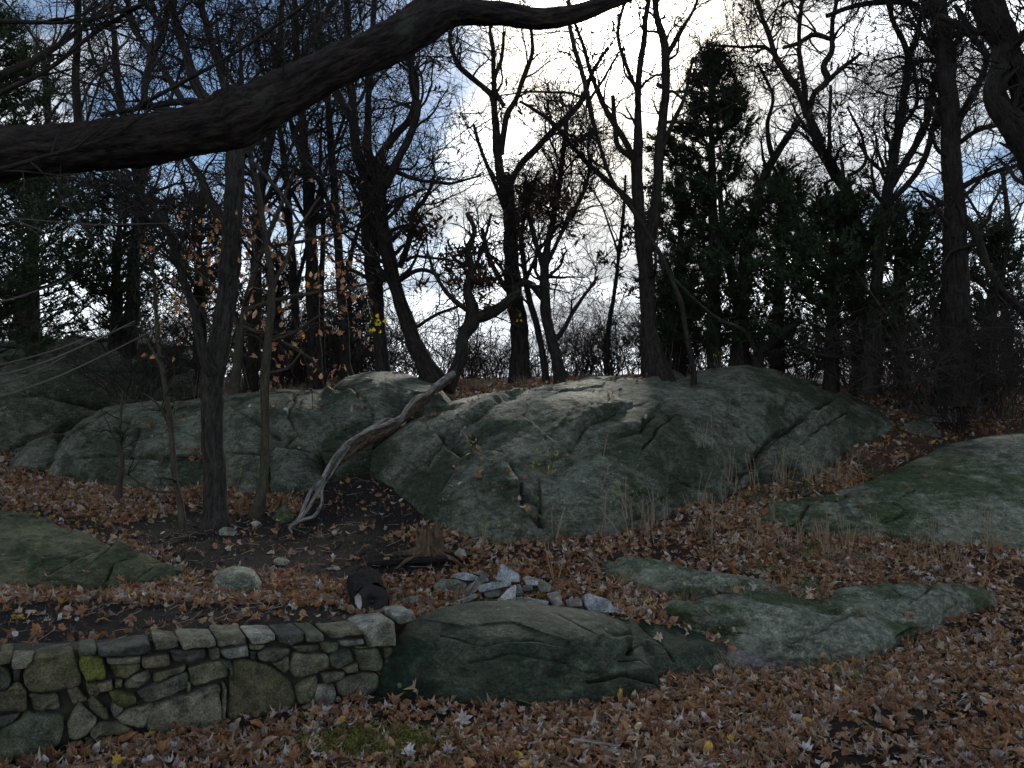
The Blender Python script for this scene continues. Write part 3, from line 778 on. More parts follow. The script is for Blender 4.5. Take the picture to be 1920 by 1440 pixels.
loft_rock('rock_slab', 'moss green sloping rock slab at the left edge above the bare soil', [(-350, 1095, 6.2), (-150, 1095, 6.3), (0, 1096, 6.35), (150, 1096, 6.45), (260, 1096, 6.55), (365, 1088, 6.75)], [(-350, 900, 9.0), (-150, 935, 8.6), (0, 963, 8.25), (60, 975, 8.0), (120, 992, 7.75), (200, 1012, 7.4), (260, 1036, 7.1), (320, 1058, 6.9), (365, 1082, 6.8)], M_moss_rock, 2.6, 70, .5, .4, .25, [([(110, 1085), (170, 1060), (210, 1030)], 3, .06, .03), ([(255, 1090), (290, 1060), (330, 1065)], 3.5, .06, .03), ([(20, 1050), (120, 1040), (180, 1020)], 3, .04, .02), ([(0, 1010), (70, 1015), (130, 1000)], 3, .03, .02), ([(200, 1090), (215, 1060), (255, 1045)], 3, .05, .02), ([(60, 1090), (100, 1065), (180, 1035), (220, 1015)], 3, .06, .03)], (), .9, 1.5, seed=52, mixh=.25)
loft_rock('rock', 'small domed grey rock right of the moss green slab', [(380, 1098, 6.45), (430, 1104, 6.38), (470, 1102, 6.4), (507, 1098, 6.45)], [(380, 1090, 6.55), (405, 1072, 6.62), (440, 1060, 6.65), (470, 1065, 6.65), (490, 1078, 6.6), (507, 1092, 6.5)], M_ledge, 2, 36, .25, .25, .15, (), (), .25, 2.5, seed=55, mixh=.6)
loft_rock('rock', 'rounded block of rock between the slim tree and the dead vine', [(507, 903, 9.95), (550, 908, 9.85), (603, 900, 9.95)], [(507, 868, 10.3), (530, 851, 10.5), (565, 848, 10.5), (595, 858, 10.4), (603, 880, 10.2)], M_rock, 2.2, 44, .4, .3, .2, (), (), .3, 2, seed=57, mixh=.7)
loft_rock('rock', 'small green rock just left of the foot of the dead vine', [(508, 968, 8.8), (530, 976, 8.75), (556, 970, 8.8)], [(508, 955, 8.95), (525, 942, 9.1), (545, 942, 9.1), (556, 955, 9.0)], M_moss_rock, 2.2, 30, .25, .2, .15, (), (), .2, 3, seed=58, mixh=.7)
loft_rock('rock', 'wedge of pale rock left of the slim tree at the foot of the rock face', [(432, 925, 10.1), (470, 930, 10.0), (505, 925, 10.1)], [(432, 915, 10.25), (455, 893, 10.45), (480, 886, 10.5), (505, 905, 10.3)], M_rock, 2.2, 30, .3, .2, .15, (), (), .3, 3, seed=59, mixh=.5)
loft_rock('rock_slab', 'layered pale slab beyond the right shoulder of the great outcrop', [(1655, 786, 12.4), (1700, 783, 12.5), (1770, 786, 12.4), (1805, 782, 12.6)], [(1655, 768, 12.8), (1700, 762, 13.0), (1760, 759, 13.1), (1805, 766, 12.9)], M_slate, 2.4, 34, .7, .2, .05, (), (), .35, 2.2, seed=61, mixh=.3)
loft_rock('rock', 'squat dark rock under the layered slab', [(1672, 812, 12.0), (1720, 812, 12.0), (1765, 805, 12.1)], [(1672, 792, 12.3), (1715, 787, 12.35), (1765, 792, 12.35)], M_rock, 2.4, 30, .4, .2, .15, (), (), .4, 2.2, seed=62, mixh=.6)
loft_rock('rock_slab', 'low pale slab on the hilltop in front of the black junipers', [(1475, 722, 14.6), (1560, 735, 14.2), (1660, 742, 14.1), (1720, 735, 14.4)], [(1475, 712, 15.0), (1560, 710, 15.2), (1640, 714, 15.3), (1720, 722, 15.0)], M_slate, 3, 30, .7, .3, .2, (), (), .5, 1.8, seed=63, mixh=.3)
loft_rock('rock', 'small rounded green rock on the hilltop left of the summit', [(1228, 715, 13.6), (1260, 718, 13.5), (1296, 712, 13.6)], [(1228, 706, 13.8), (1255, 695, 14.0), (1280, 697, 14.0), (1296, 706, 13.8)], M_rock, 2.4, 26, .4, .3, .2, (), (), .3, 2.2, seed=64, mixh=.6)
loft_rock('rock', 'small violet grey rock among leaves right of the cairn', [(1228, 1146, 6.6), (1262, 1158, 6.5), (1300, 1150, 6.6)], [(1228, 1140, 6.68), (1262, 1129, 6.8), (1300, 1138, 6.75)], M_slate, 2, 26, .25, .2, .12, (), (), .2, 3, seed=66, mixh=.5)
loft_rock('rock', 'dim angular rock low on the dark ridge at the far left', [(20, 872, 11.7), (80, 872, 11.6), (125, 850, 11.9)], [(20, 850, 12.0), (60, 835, 12.2), (100, 818, 12.3), (125, 835, 12.1)], M_rock_dark, 2.4, 34, .5, .3, .2, (), (), .6, 1.8, seed=68, mixh=.5)

# ------------------------------------------------------------------ single stones from outlines
def resample(poly, n):
    poly = np.asarray(poly, float)
    q = []
    for i in range(len(poly)):      # soften corners a little
        a, b, c = poly[i - 1], poly[i], poly[(i + 1) % len(poly)]
        q += [b + (a - b) * 0.09, b + (c - b) * 0.09]
    q = np.array(q); q2 = np.vstack([q, q[:1]])
    L = np.concatenate([[0], np.cumsum(np.linalg.norm(np.diff(q2, axis=0), axis=1))])
    t = np.linspace(0, L[-1], n, endpoint=False)
    return np.stack([np.interp(t, L, q2[:, k]) for k in range(2)], -1)

def stone_mesh(name, poly_uv, frame, mat, thick=0.25, bulge=0.03, seed=0, n=30, rough=1.0, inset=0.0, topback=0.0):
    """poly_uv: outline in metres on the plane (u along, v up) of frame=(origin,U,V,N); N points to the viewer"""
    q = resample(poly_uv, n)
    c = q.mean(0)
    size = np.sqrt(max(1e-5, np.ptp(q[:, 0]) * np.ptp(q[:, 1])))
    if inset: q = c + (q - c) * (1 - inset / max(size, .03))
    O, U, V_, Nn = [np.array(a, float) for a in frame]
    sc_ = [0.9, 1.0, 1.0, 0.99, 0.97, 0.91, 0.72, 0.45, 0.2]
    dp = [-thick, -thick * .85, -0.03, -0.006, 0.4, .8, .95, 1.0, 1.0]
    rings = []
    for s, d in zip(sc_, dp):
        off = d if d < 0 else d * bulge
        if d < 0: off = d - 0.0
        uv = c + (q - c) * s
        b = max(0.0, -d / thick) if d < 0 else 0
        rings.append(O + uv[:, :1] * U + uv[:, 1:] * V_ + Nn * off)
    R = np.array(rings)
    cen = R[-1].mean(0, keepdims=True)
    V = np.vstack([R.reshape(-1, 3), cen, R[0].mean(0, keepdims=True)])
    tilt = rng.normal(0, 0.06, 2)
    rel = (V - (O + c[0] * U + c[1] * V_))
    V = V + Nn * ((rel @ U) * tilt[0] + (rel @ V_) * tilt[1])[:, None]
    off = seed * 13.7
    nz = np.stack([fbm(V * 9 + off + k * 5, 3, 70 + k) for k in range(3)], -1)
    fv, _ = facets(V * 7 + off, 90 + seed)
    V = V + nz * 0.012 * rough * min(1, size / .12) + Nn * (fv * 0.034 * rough * min(1, size / .15))[:, None]
    nr = len(sc_)
    Fq = grid_faces(nr, n, True)
    i = np.arange(n)
    t1 = np.stack([(nr - 1) * n + i, (nr - 1) * n + (i + 1) % n, np.full(n, nr * n)], -1)
    t2 = np.stack([(i + 1) % n, i, np.full(n, nr * n + 1)], -1)
    # orient outward
    a = np.cross(V[t1[0, 1]] - V[t1[0, 0]], V[t1[0, 2]] - V[t1[0, 0]])
    if a @ Nn < 0: t1 = t1[:, ::-1]
    a = np.cross(V[t2[0, 1]] - V[t2[0, 0]], V[t2[0, 2]] - V[t2[0, 0]])
    if a @ Nn > 0: t2 = t2[:, ::-1]
    f = Fq[n * 2 + 1]
    a = np.cross(V[f[1]] - V[f[0]], V[f[3]] - V[f[0]])
    cc_ = V[f].mean(0) - V[[nr * n]].mean(0)
    if a @ cc_ < 0: Fq = Fq[:, ::-1]
    return V, [Fq, t1, t2]

# ---- the wall
WA = P(-150, 1300, 4.2)[:2]; WB2 = P(735, 1230, 5.55)[:2]
wu = (WB2 - WA) / np.linalg.norm(WB2 - WA)
WU = np.array([wu[0], wu[1], 0]); WN = np.array([wu[1], -wu[0], 0]); WV = np.array([0, 0, 1.0])
WO = np.array([WA[0], WA[1], 0])
def to_wall(px, py):
    px = np.asarray(px, float); py = np.asarray(py, float)
    D = P(px, py, 1.0) - np.array([0, 0, CAMZ])
    C0 = np.array([0, 0, CAMZ])
    t = ((WO - C0) @ WN) / (D @ WN)
    X = C0 + D * t[..., None]
    return np.stack([(X - WO) @ WU, X[..., 2]], -1)
STONES = [
 [(0,457),(50,457),(50,480),(0,486)], [(55,462),(150,460),(120,498),(60,500)],
 [(105,540),(130,490),(180,455),(320,440),(350,500),(375,560),(360,590),(240,615),(130,615),(105,580)],
 [(0,490),(35,510),(50,560),(40,590),(0,608)], [(62,503),(92,505),(92,565),(62,567)], [(35,600),(75,568),(108,592),(80,600)],
 [(0,608),(118,599),(125,680),(110,695),(0,698)], [(130,625),(260,622),(270,690),(240,700),(150,700)], [(0,720),(95,708),(60,750),(0,772)],
 [(0,782),(90,738),(112,702),(285,715),(292,800),(270,850),(150,905),(0,925)], [(300,760),(355,662),(440,740),(415,790),(340,840),(310,830)],
 [(390,660),(415,640),(485,690),(495,740),(460,742),(400,690)], [(355,475),(370,457),(455,460),(480,520),(475,550),(385,565),(358,520)],
 [(360,432),(430,425),(430,452),(365,452)], [(440,430),(670,393),(678,430),(650,442),(440,455)], [(482,460),(625,450),(628,475),(485,485)],
 [(495,492),(630,481),(632,515),(560,553),(510,550)], [(635,457),(755,440),(762,488),(645,503)], [(555,580),(590,545),(670,517),(682,560),(620,605),(565,608)],
 [(432,575),(500,557),(508,600),(450,610)], [(490,600),(525,597),(608,630),(612,655),(560,680),(510,650)], [(690,530),(838,494),(828,520),(690,570)],
 [(620,612),(690,578),(833,523),(843,555),(835,600),(650,660)], [(842,502),(1000,467),(1030,500),(1030,540),(870,590),(850,570)],
 [(762,432),(925,420),(932,462),(780,487)], [(690,377),(800,380),(800,415),(700,426)], [(805,373),(960,366),(966,400),(820,418)],
 [(970,366),(1100,363),(1105,395),(980,411)], [(1110,357),(1230,352),(1236,378),(1130,398)], [(935,416),(978,413),(980,458),(945,462)],
 [(985,427),(1110,404),(1120,450),(1020,465),(995,450)], [(1125,402),(1190,405),(1170,425),(1125,425)], [(1155,437),(1200,417),(1300,416),(1303,440),(1230,478),(1160,470)],
 [(1125,430),(1152,430),(1140,470),(1125,460)], [(1245,353),(1360,346),(1363,385),(1300,399),(1250,390)], [(1366,346),(1445,348),(1445,377),(1370,385)],
 [(1310,406),(1430,401),(1430,425),(1330,431)], [(1435,397),(1520,391),(1520,430),(1470,444),(1440,430)], [(1450,336),(1600,320),(1630,350),(1480,376)],
 [(1525,386),(1636,377),(1636,400),(1560,415),(1530,410)], [(1320,437),(1470,447),(1475,490),(1400,530),(1320,553),(1300,510)],
 [(1480,452),(1570,422),(1580,470),(1510,503),(1480,485)], [(1592,422),(1700,420),(1720,470),(1718,520),(1620,525),(1602,480)],
 [(1602,322),(1650,302),(1765,291),(1776,400),(1660,408),(1640,360)], [(1727,416),(1762,414),(1760,480),(1730,496)], [(1440,527),(1540,517),(1542,550),(1450,573)],
 [(1530,502),(1600,477),(1605,518),(1550,525)], [(1510,562),(1600,532),(1690,532),(1698,600),(1560,640),(1520,620)], [(1330,592),(1420,542),(1435,560),(1400,660),(1350,675)],
 [(1418,587),(1505,580),(1520,660),(1490,735),(1400,740)], [(1360,682),(1410,655),(1402,742),(1360,745)],
 [(1030,640),(1035,502),(1060,472),(1150,477),(1240,512),(1300,562),(1340,642),(1350,735),(1290,765),(1020,765),(1015,700)],
 [(998,572),(1016,590),(1010,740),(996,745)], [(700,662),(985,573),(996,755),(930,775),(660,800),(680,700)], [(515,727),(600,682),(690,667),(665,740),(650,775),(560,762)],
 [(410,795),(440,757),(540,747),(600,790),(600,812),(420,815)], [(385,822),(540,817),(600,830),(560,865),(390,885)], [(836,565),(856,575),(856,610),(841,612)],
 [(1222,487),(1298,455),(1305,510),(1280,530)], [(1530,655),(1640,642),(1640,680),(1540,715)], [(1720,612),(1745,574),(1785,632),(1720,650)],
 [(1775,267),(1860,257),(1865,290),(1790,313)], [(1700,527),(1722,527),(1715,575),(1702,575)], [(305,602),(350,590),(395,645),(330,658)], [(1650,612),(1710,606),(1712,655),(1650,670)],
 [(385,572),(430,575),(450,612),(425,632),(395,610)], [(1035,470),(985,468),(1032,498),(1034,560),(1040,560)], [(1470,480),(1500,507),(1440,522),(1420,530)], [(520,560),(548,560),(545,590),(515,590)],
 [(500,690),(510,655),(556,684),(512,722)], [(1640,410),(1660,412),(1600,416),(1590,405)],
]
GREEN_S = {12, 20}; PALE_S = {43, 28, 30, 39, 49, 61}; BRICK_S = {62}
wall = thing('stone_wall', WO + np.array([0, 0, 0]), 'low dry stone retaining wall of mixed field stones holding back the bare soil', 'wall')
for k, s in enumerate(STONES):
    a = np.array(s, float)
    uv = to_wall(a[:, 0] / 2.4, 1040 + a[:, 1] / 2.4)
    if k in (8, 55, 56, 9, 53, 51, 10): pass
    prot = rng.uniform(-0.02, 0.035)
    o_ = WO + WN * prot
    mat = M_wall_green if k in GREEN_S else M_wall_pale if k in PALE_S else M_brick if k in BRICK_S else M_wall
    if np.abs(np.cross(uv[1] - uv[0], uv[2] - uv[0])) < 1e-6 and len(uv) < 4: continue
    V, f = stone_mesh('stone', uv, (o_, WU, WV, WN), mat, thick=rng.uniform(.18, .3), bulge=rng.uniform(.02, .05), seed=k, n=34, inset=-0.004)
    mesh_obj('stone', V, f, mat, wall)
# stones beyond the left edge of the frame
u0 = 0.30
uv0 = to_wall(0.0, 1300.0)[0]
def extra_row(z0, z1, ua, ub, n):
    w = (ub - ua) / n
    for i in range(n):
        a = ua + i * w; b = a + w - .012
        j = rng.uniform(-.02, .02, (6,))
        uv = np.array([(a + j[0] * .4, z0), (b, z0 + j[1] * .5), (b + j[2] * .3, (z0 + z1) / 2), (b - .01, z1 - .012 + j[3] * .5), (a + .02, z1 - .012), (a, (z0 + z1) / 2 + j[4])])
        V, f = stone_mesh('stone', uv, (WO + WN * rng.uniform(-.01, .02), WU, WV, WN), M_wall, .25, .03, 100 + i, 30)
        mesh_obj('stone', V, f, M_wall, wall)
uvL = float(to_wall(-2.0, 1300.0)[0])
extra_row(-.08, .14, uvL - 1.7, uvL - .01, 6); extra_row(.14, .34, uvL - 1.7, uvL - .01, 7); extra_row(.34, .53, uvL - 1.7, uvL - .01, 6)
# earth core seen dark in the joints
topz = to_wall(np.array([-400, 0, 150, 400, 600, 730.]), np.array([1240, 1236, 1232, 1205, 1188, 1168.]))
topz[0] = (uvL - 1.7, .5)
nseg = 60
uu = np.linspace(topz[0, 0], topz[-1, 0] , nseg); tz = np.interp(uu, topz[:, 0], topz[:, 1]) - 0.012
core = []
for zf in (-0.2, 0.0, 0.3, 0.6, 1.0):
    z = np.where(zf < 0, -0.2, tz * zf)
    core.append(WO + WU * uu[:, None] + WN * -0.028 + np.stack([0 * z, 0 * z, z], -1))
core.append(core[-1] - WN * 0.35)
core.append(core[0] - WN * 0.35)
core = np.array(core); 
core += 0.01 * fbm(core * 8, 2, 4)[..., None]
mesh_obj('earth_core', core, grid_faces(len(core), nseg)[:, ::-1], flat_mat('dark_joint_earth', (0.03, 0.03, 0.024), 1, .5, 20), wall)

# ---- cairn and loose stones: outline in enlarged coordinates, depth, thickness, label
FRONT = (np.array([1., 0, 0]), np.array([0, 0, 1.]), np.array([0, -1., 0]))
def px_stone(name, poly, Y, thick, mat, label, cat, group=None, zoom=None, bulge=.02, tiltback=0.25, seed=0, n=26):
    a = np.array(poly, float)
    if zoom: a = np.array([[zoom[0] + x / zoom[2], zoom[1] + y / zoom[2]] for x, y in poly])
    W = P(a[:, 0], a[:, 1], Y)
    org = W.mean(0)
    # face leans back so that its top is lit by the sky
    U = np.array([1., 0, 0]); Vv = np.array([0, math.sin(tiltback), math.cos(tiltback)]); Nn = np.cross(U, Vv); 
    if Nn[1] > 0: Nn = -Nn
    uv = np.stack([W[:, 0] - org[0], (W[:, 2] - org[2]) / math.cos(tiltback)], -1)
    V, f = stone_mesh(name, uv, (org, U, Vv, Nn), mat, thick, bulge, seed, n, rough=.5)
    base = org.copy(); base[2] = V[:, 2].min()
    o = mesh_obj(name, V, f, mat, None, base, smooth_=False)
    props(o, label, cat, group)
    return o
Z2 = (600, 1000, 2.743)
CG = 'stones heaped in a loose cairn'
CAIRN = [
 ([(675,212),(745,200),(820,225),(815,240),(760,246),(680,227)], 6.75, .16, M_cairn, 'thin blue grey slab at the upper left of the cairn'),
 ([(900,238),(930,157),(1025,208),(1027,252),(960,250)], 6.65, .14, M_cairn, 'pale triangular stone standing at the top of the cairn'),
 ([(808,270),(960,238),(985,256),(975,272),(820,305)], 6.45, .13, M_cairn, 'long squared blue grey bar laid across the middle of the cairn'),
 ([(900,355),(960,290),(1010,263),(1005,356)], 6.36, .10, M_cairn, 'pale wedge stone leaning at the front of the cairn'),
 ([(1005,330),(1060,328),(1180,350),(1172,374),(1100,366),(1010,354)], 6.36, .16, M_cairn, 'flat dark edged slab lying right of the wedge stone'),
 ([(1040,232),(1060,218),(1145,240),(1150,260),(1120,266),(1050,262)], 6.75, .15, M_cairn_dark, 'brown flat stone at the upper right of the cairn'),
 ([(1118,270),(1150,246),(1190,265),(1190,300),(1130,306)], 6.62, .14, M_cairn_dark, 'blocky brownish stone at the right shoulder of the cairn'),
 ([(1162,312),(1230,300),(1252,374),(1200,382)], 6.48, .13, M_cairn_dark, 'upright dark stone below the blocky brownish one'),
 ([(1355,320),(1380,310),(1490,345),(1530,408),(1385,402),(1360,370)], 6.42, .16, M_cairn, 'white granite lump apart from the cairn at its far right'),
 ([(580,268),(620,240),(690,235),(760,256),(750,300),(650,322),(590,312)], 6.72, .22, M_cairn_dark, 'broad mossy stone at the left of the cairn'),
 ([(720,312),(780,262),(830,216),(875,240),(800,302),(740,332)], 6.62, .15, M_cairn_dark, 'slanting brown green stone under the thin slab'),
 ([(660,366),(800,308),(820,328),(700,382)], 6.4, .12, M_cairn_dark, 'thin dark slab sloping down to the left below the cairn'),
 ([(570,402),(630,373),(656,385),(600,416)], 6.32, .10, M_cairn, 'small pale flat stone at the lower left end of the cairn'),
 ([(780,200),(830,187),(880,215),(872,232),(800,212)], 6.85, .13, M_cairn_dark, 'dark curved stone behind the thin slab'),
 ([(1050,240),(1075,233),(1122,246),(1125,268),(1060,266)], 6.63, .10, M_cairn, 'small pale chip below the brown flat stone'),
 ([(840,302),(940,288),(930,324),(850,332)], 6.5, .14, M_cairn_dark, 'dark stone under the squared bar'),
 ([(1260,347),(1300,332),(1350,336),(1352,376),(1270,378)], 6.47, .14, M_cairn_dark, 'squat grey brown stone beside the white lump'),
 ([(1000,268),(1030,262),(1052,318),(1010,322)], 6.55, .12, M_cairn_dark, 'small brown stone wedged behind the leaning wedge'),
 ([(1040,268),(1090,262),(1098,292),(1046,298)], 6.6, .12, M_cairn_dark, 'small round brown stone in the middle of the cairn'),
]
for k, (poly, Y, th, mat, lab) in enumerate(CAIRN):
    px_stone('cairn_stone', poly, Y, th, mat, lab, 'stone', CG, Z2, .012, .3, 200 + k)
LOOSE = [
 ([(575,1122),(600,1118),(637,1117),(636,1128),(604,1135)], 6.25, .16, M_cairn_dark, 'flat green grey stone left of the charred log'),
 ([(750,1124),(768,1117),(784,1118),(785,1128),(758,1134)], 6.35, .12, M_cairn_dark, 'small flat stone between the log and the cairn'),
 ([(512,1050),(522,1045),(538,1049),(540,1062),(518,1064)], 7.3, .12, M_wall_pale, 'small pale stone on the dark soil above the domed rock'),
 ([(408,994),(420,988),(438,991),(440,1012),(414,1015)], 8.3, .14, M_wall_pale, 'grey stone on the soil at the right foot of the big tree'),
 ([(610,1066),(630,1062),(640,1068),(625,1073)], 7.15, .1, M_wall_pale, 'small blue grey stone on the soil above the leaf strip'),
 ([(850,1038),(860,1028),(872,1030),(876,1042),(858,1044)], 7.3, .12, M_wall_pale, 'round pale stone right of the stump'),
 ([(1636,1170),(1646,1166),(1650,1172),(1640,1176)], 6.75, .05, M_litter_white, 'tiny white stone in the cleft of the widest ledge'),
 ([(468,980),(480,976),(488,982),(478,990)], 8.5, .1, M_wall_pale, 'small white stone at the foot of the slim tree'),
 ([(560,1108),(572,1104),(580,1110),(570,1118)], 6.45, .08, M_wall_pale, 'blue grey pebble on the leaf strip left of the log'),
 ([(1210,1112),(1224,1106),(1238,1112),(1228,1120)], 6.95, .1, M_wall_pale, 'small blue grey stone in the leaves right of the cairn'),
 ([(255,1195),(285,1184),(322,1186),(300,1198)], 5.05, .12, M_wall, 'flat brown stone lying loose above the wall coping'),
 ([(385,1186),(405,1180),(416,1184),(400,1190)], 5.2, .1, M_wall, 'small flat stone loose on the wall coping'),
 ([(290,1192),(330,1183),(342,1186),(318,1196)], 5.12, .1, M_cairn_dark, 'thin dark stone loose on the wall coping'),
 ([(700,1148),(735,1138),(752,1142),(720,1156)], 5.85, .12, M_wall_pale, 'pale flat stone just below the charred log'),
 ([(484,1180),(500,1174),(520,1176),(505,1184)], 5.35, .08, M_wall_pale, 'small pale stone at the rim of the wall'),
 ([(1347,1172),(1354,1168),(1356,1176),(1348,1178)], 6.3, .03, M_litter_white, 'scrap of white paper on the widest ledge'),
]
for k, (poly, Y, th, mat, lab) in enumerate(LOOSE):
    px_stone('loose_stone' if mat is not M_litter_white else 'white_scrap', poly, Y, th, mat, lab, 'stone' if 'paper' not in lab else 'litter', 'small stones lying loose on the slope' if 'paper' not in lab else None, None, .01, .3, 300 + k, 18)

# ------------------------------------------------------------------ tubes (trunks, limbs, twigs)
def tube_batch(Pn, Rn, sides, cap=False):
    """Pn (N,K,3) Rn (N,K) -> V, F"""
    N_, K, _ = Pn.shape
    T = np.gradient(Pn, axis=1); T /= (np.linalg.norm(T, axis=-1, keepdims=True) + 1e-9)
    m = T.mean(1); ref = np.where(np.abs(m[:, 2:3]) < 0.85, np.array([[0, 0, 1.0]]), np.array([[1.0, 0, 0]]))
    U = np.cross(np.broadcast_to(ref[:, None], T.shape), T); U /= (np.linalg.norm(U, axis=-1, keepdims=True) + 1e-9)
    W = np.cross(T, U)
    a = np.arange(sides) / sides * 2 * PI
    ring = U[:, :, None] * np.cos(a)[None, None, :, None] + W[:, :, None] * np.sin(a)[None, None, :, None]
    V = Pn[:, :, None] + ring * Rn[:, :, None, None]
    f = grid_faces(K, sides, True)
    Fc = (f[None] + (np.arange(N_) * K * sides)[:, None, None]).reshape(-1, 4)
    return V.reshape(-1, 3), Fc[:, ::-1], ring.reshape(-1, 3), a

def catmull(pts, n):
    pts = np.asarray(pts, float)
    if len(pts) == 2:
        return pts[0] + (pts[1] - pts[0]) * np.linspace(0, 1, n)[:, None]
    p = np.vstack([2 * pts[0] - pts[1], pts, 2 * pts[-1] - pts[-2]])
    L = np.concatenate([[0], np.cumsum(np.linalg.norm(np.diff(pts[:, :3], axis=0), axis=1))])
    tq = np.linspace(0, L[-1], n)
    i = np.clip(np.searchsorted(L, tq, side='right') - 1, 0, len(pts) - 2)
    t = ((tq - L[i]) / (L[i + 1] - L[i] + 1e-9))[:, None]
    a, b, c, d = p[i], p[i + 1], p[i + 2], p[i + 3]
    return 0.5 * (2 * b + (c - a) * t + (2 * a - 5 * b + 4 * c - d) * t ** 2 + (-a + 3 * b - 3 * c + d) * t ** 3)

def path3(trace, Y, Y2=None):
    """trace: (px, py, width_px[, Y]) -> rows x,y,z,r"""
    out = []
    n = len(trace)
    for i, t in enumerate(trace):
        y = t[3] if len(t) > 3 else (Y if Y2 is None else Y + (Y2 - Y) * i / (n - 1))
        p = P(t[0], t[1], y)
        out.append([*p, max(0.003, t[2] * y / F / 2 * (.88 if t[2] > 12 else 1))])
    return np.array(out)

def limb_mesh(rows, step=0.07, sides=12, bark=0.10, seed=0, wob=0.02):
    L = np.linalg.norm(np.diff(rows[:, :3], axis=0), axis=1).sum()
    n = max(6, int(L / step))
    c = catmull(rows, n)
    c[:, 3] = np.maximum(c[:, 3], 0.002)
    pts = c[:, :3].copy()
    if wob:
        w = np.stack([fbm(pts * 1.8 + k * 7 + seed, 3, 33 + k) for k in range(3)], -1)
        fade = np.minimum(1, np.arange(n) / max(1, n * 0.1))[:, None]
        pts = pts + w * wob * fade
    V, Fc, ring, a = tube_batch(pts[None], c[None, :, 3], sides)
    s = np.concatenate([[0], np.cumsum(np.linalg.norm(np.diff(pts, axis=0), axis=1))])
    rr = np.repeat(c[:, 3], sides)
    bk = np.stack([np.tile(np.cos(a), n) * rr, np.tile(np.sin(a), n) * rr, np.repeat(s, sides) * 0.22], -1) + seed * 1.37
    if bark:
        d = ridged(bk * 34, 2, seed) * bark * rr + fbm(bk * np.array([6, 6, 14]), 3, seed + 3) * rr * 0.22
        V = V + ring * d[:, None]
    # close the far end
    tip = len(V)
    V = np.vstack([V, pts[-1:] + (pts[-1:] - pts[-2:-1]) * 0.3])
    i = np.arange(sides); b = (n - 1) * sides
    tri = np.stack([b + i, b + (i + 1) % sides, np.full(sides, tip)], -1)
    bk = np.vstack([bk, bk[-1:]])
    return V, [Fc, tri], bk, c

def resK(rows, K):
    return catmull(rows, K)

def grow(par, n, length, r_ratio, K, angle=(0.5, 1.1), trop=0.25, wander=0.22, t0=0.15, seed=0, rmax=0.05, rmin=0.0035, lenfall=0.5, flat=0.0, tgravity=0.0):
    """par (N,K0,4) parents; returns (n,K,4) children"""
    g = np.random.default_rng(seed)
    Lp = np.linalg.norm(np.diff(par[:, :, :3], axis=1), axis=-1).sum(1)
    idx = g.choice(len(par), n, p=Lp / Lp.sum())
    t = t0 + (1 - t0) * g.random(n) ** 0.8
    K0 = par.shape[1]
    f = t * (K0 - 1); i = np.minimum(f.astype(int), K0 - 2); fr = (f - i)[:, None]
    a = par[idx, i]; b = par[idx, i + 1]
    s = a + (b - a) * fr
    d = b[:, :3] - a[:, :3]; d /= (np.linalg.norm(d, axis=1, keepdims=True) + 1e-9)
    rnd = g.normal(size=(n, 3)); rnd -= d * (rnd * d).sum(1, keepdims=True); rnd /= np.linalg.norm(rnd, axis=1, keepdims=True)
    ang = g.uniform(*angle, n)[:, None]
    cur = d * np.cos(ang) + rnd * np.sin(ang)
    ln = g.uniform(*length, n) * (1 - lenfall * (t - t0) / (1 - t0))
    r0 = np.clip(s[:, 3] * r_ratio, rmin, rmax)
    out = np.empty((n, K, 4)); pos = s[:, :3].copy()
    out[:, 0, :3] = pos; out[:, 0, 3] = r0
    bend = g.normal(size=(n, 3)) * wander * 0.4
    for k in range(1, K):
        cur = cur + g.normal(size=(n, 3)) * wander + bend + np.array([0, 0, trop * 0.3 - tgravity * k / K])
        cur /= np.linalg.norm(cur, axis=1, keepdims=True)
        pos = pos + cur * (ln / (K - 1))[:, None]
        out[:, k, :3] = pos
        out[:, k, 3] = r0 * (1 - 0.75 * k / (K - 1))
    return out

TWIG_NG = {}
def twig_group(mat):
    """a handful of branching sprigs one unit long, growing along +X"""
    if mat.name in TWIG_NG: return TWIG_NG[mat.name]
    coll = bpy.data.collections.new('twig_shapes_' + mat.name)
    for k in range(6):
        gg = np.random.default_rng(3000 + k)
        K = 6
        ax = np.zeros((1, K, 4)); d = np.array([1.0, 0, 0]); p = np.zeros(3)
        for q in range(K):
            ax[0, q] = [*p, .011 * (1 - .6 * q / K)]
            d = d + gg.normal(0, .16, 3); d /= np.linalg.norm(d); p = p + d / (K - 1)
        s1 = grow(ax, 5, (.3, .6), .8, 5, (.6, 1.3), .0, .24, .05, 3100 + k, .008, .006, .4)
        s2 = grow(s1, 5, (.12, .3), .8, 4, (.6, 1.3), .0, .24, .1, 3200 + k, .006, .0048, .3)
        Vs, Fs, off = [], [], 0
        for B in (ax, s1, s2):
            V, f, _, _ = tube_batch(B[..., :3], B[..., 3], 3); Vs.append(V); Fs.append(f + off); off += len(V)
        me = raw_mesh('twig_spray', np.vstack(Vs), np.vstack(Fs), mat)
        coll.objects.link(bpy.data.objects.new('twig_spray', me))
    TWIG_NG[mat.name] = gn_group('twigs_' + mat.name, coll)
    return TWIG_NG[mat.name]
def twig_obj(C, mat, parent, seed=0, mul=1.1):
    gg = np.random.default_rng(seed + 5)
    d = C[:, 2, :3] - C[:, 0, :3]
    ln = np.linalg.norm(C[:, -1, :3] - C[:, 0, :3], axis=1) * mul
    return inst_obj('twigs', C[:, 0, :3], dir_rot(d, gg), ln, gg.integers(0, 6, len(C)), twig_group(mat), parent)

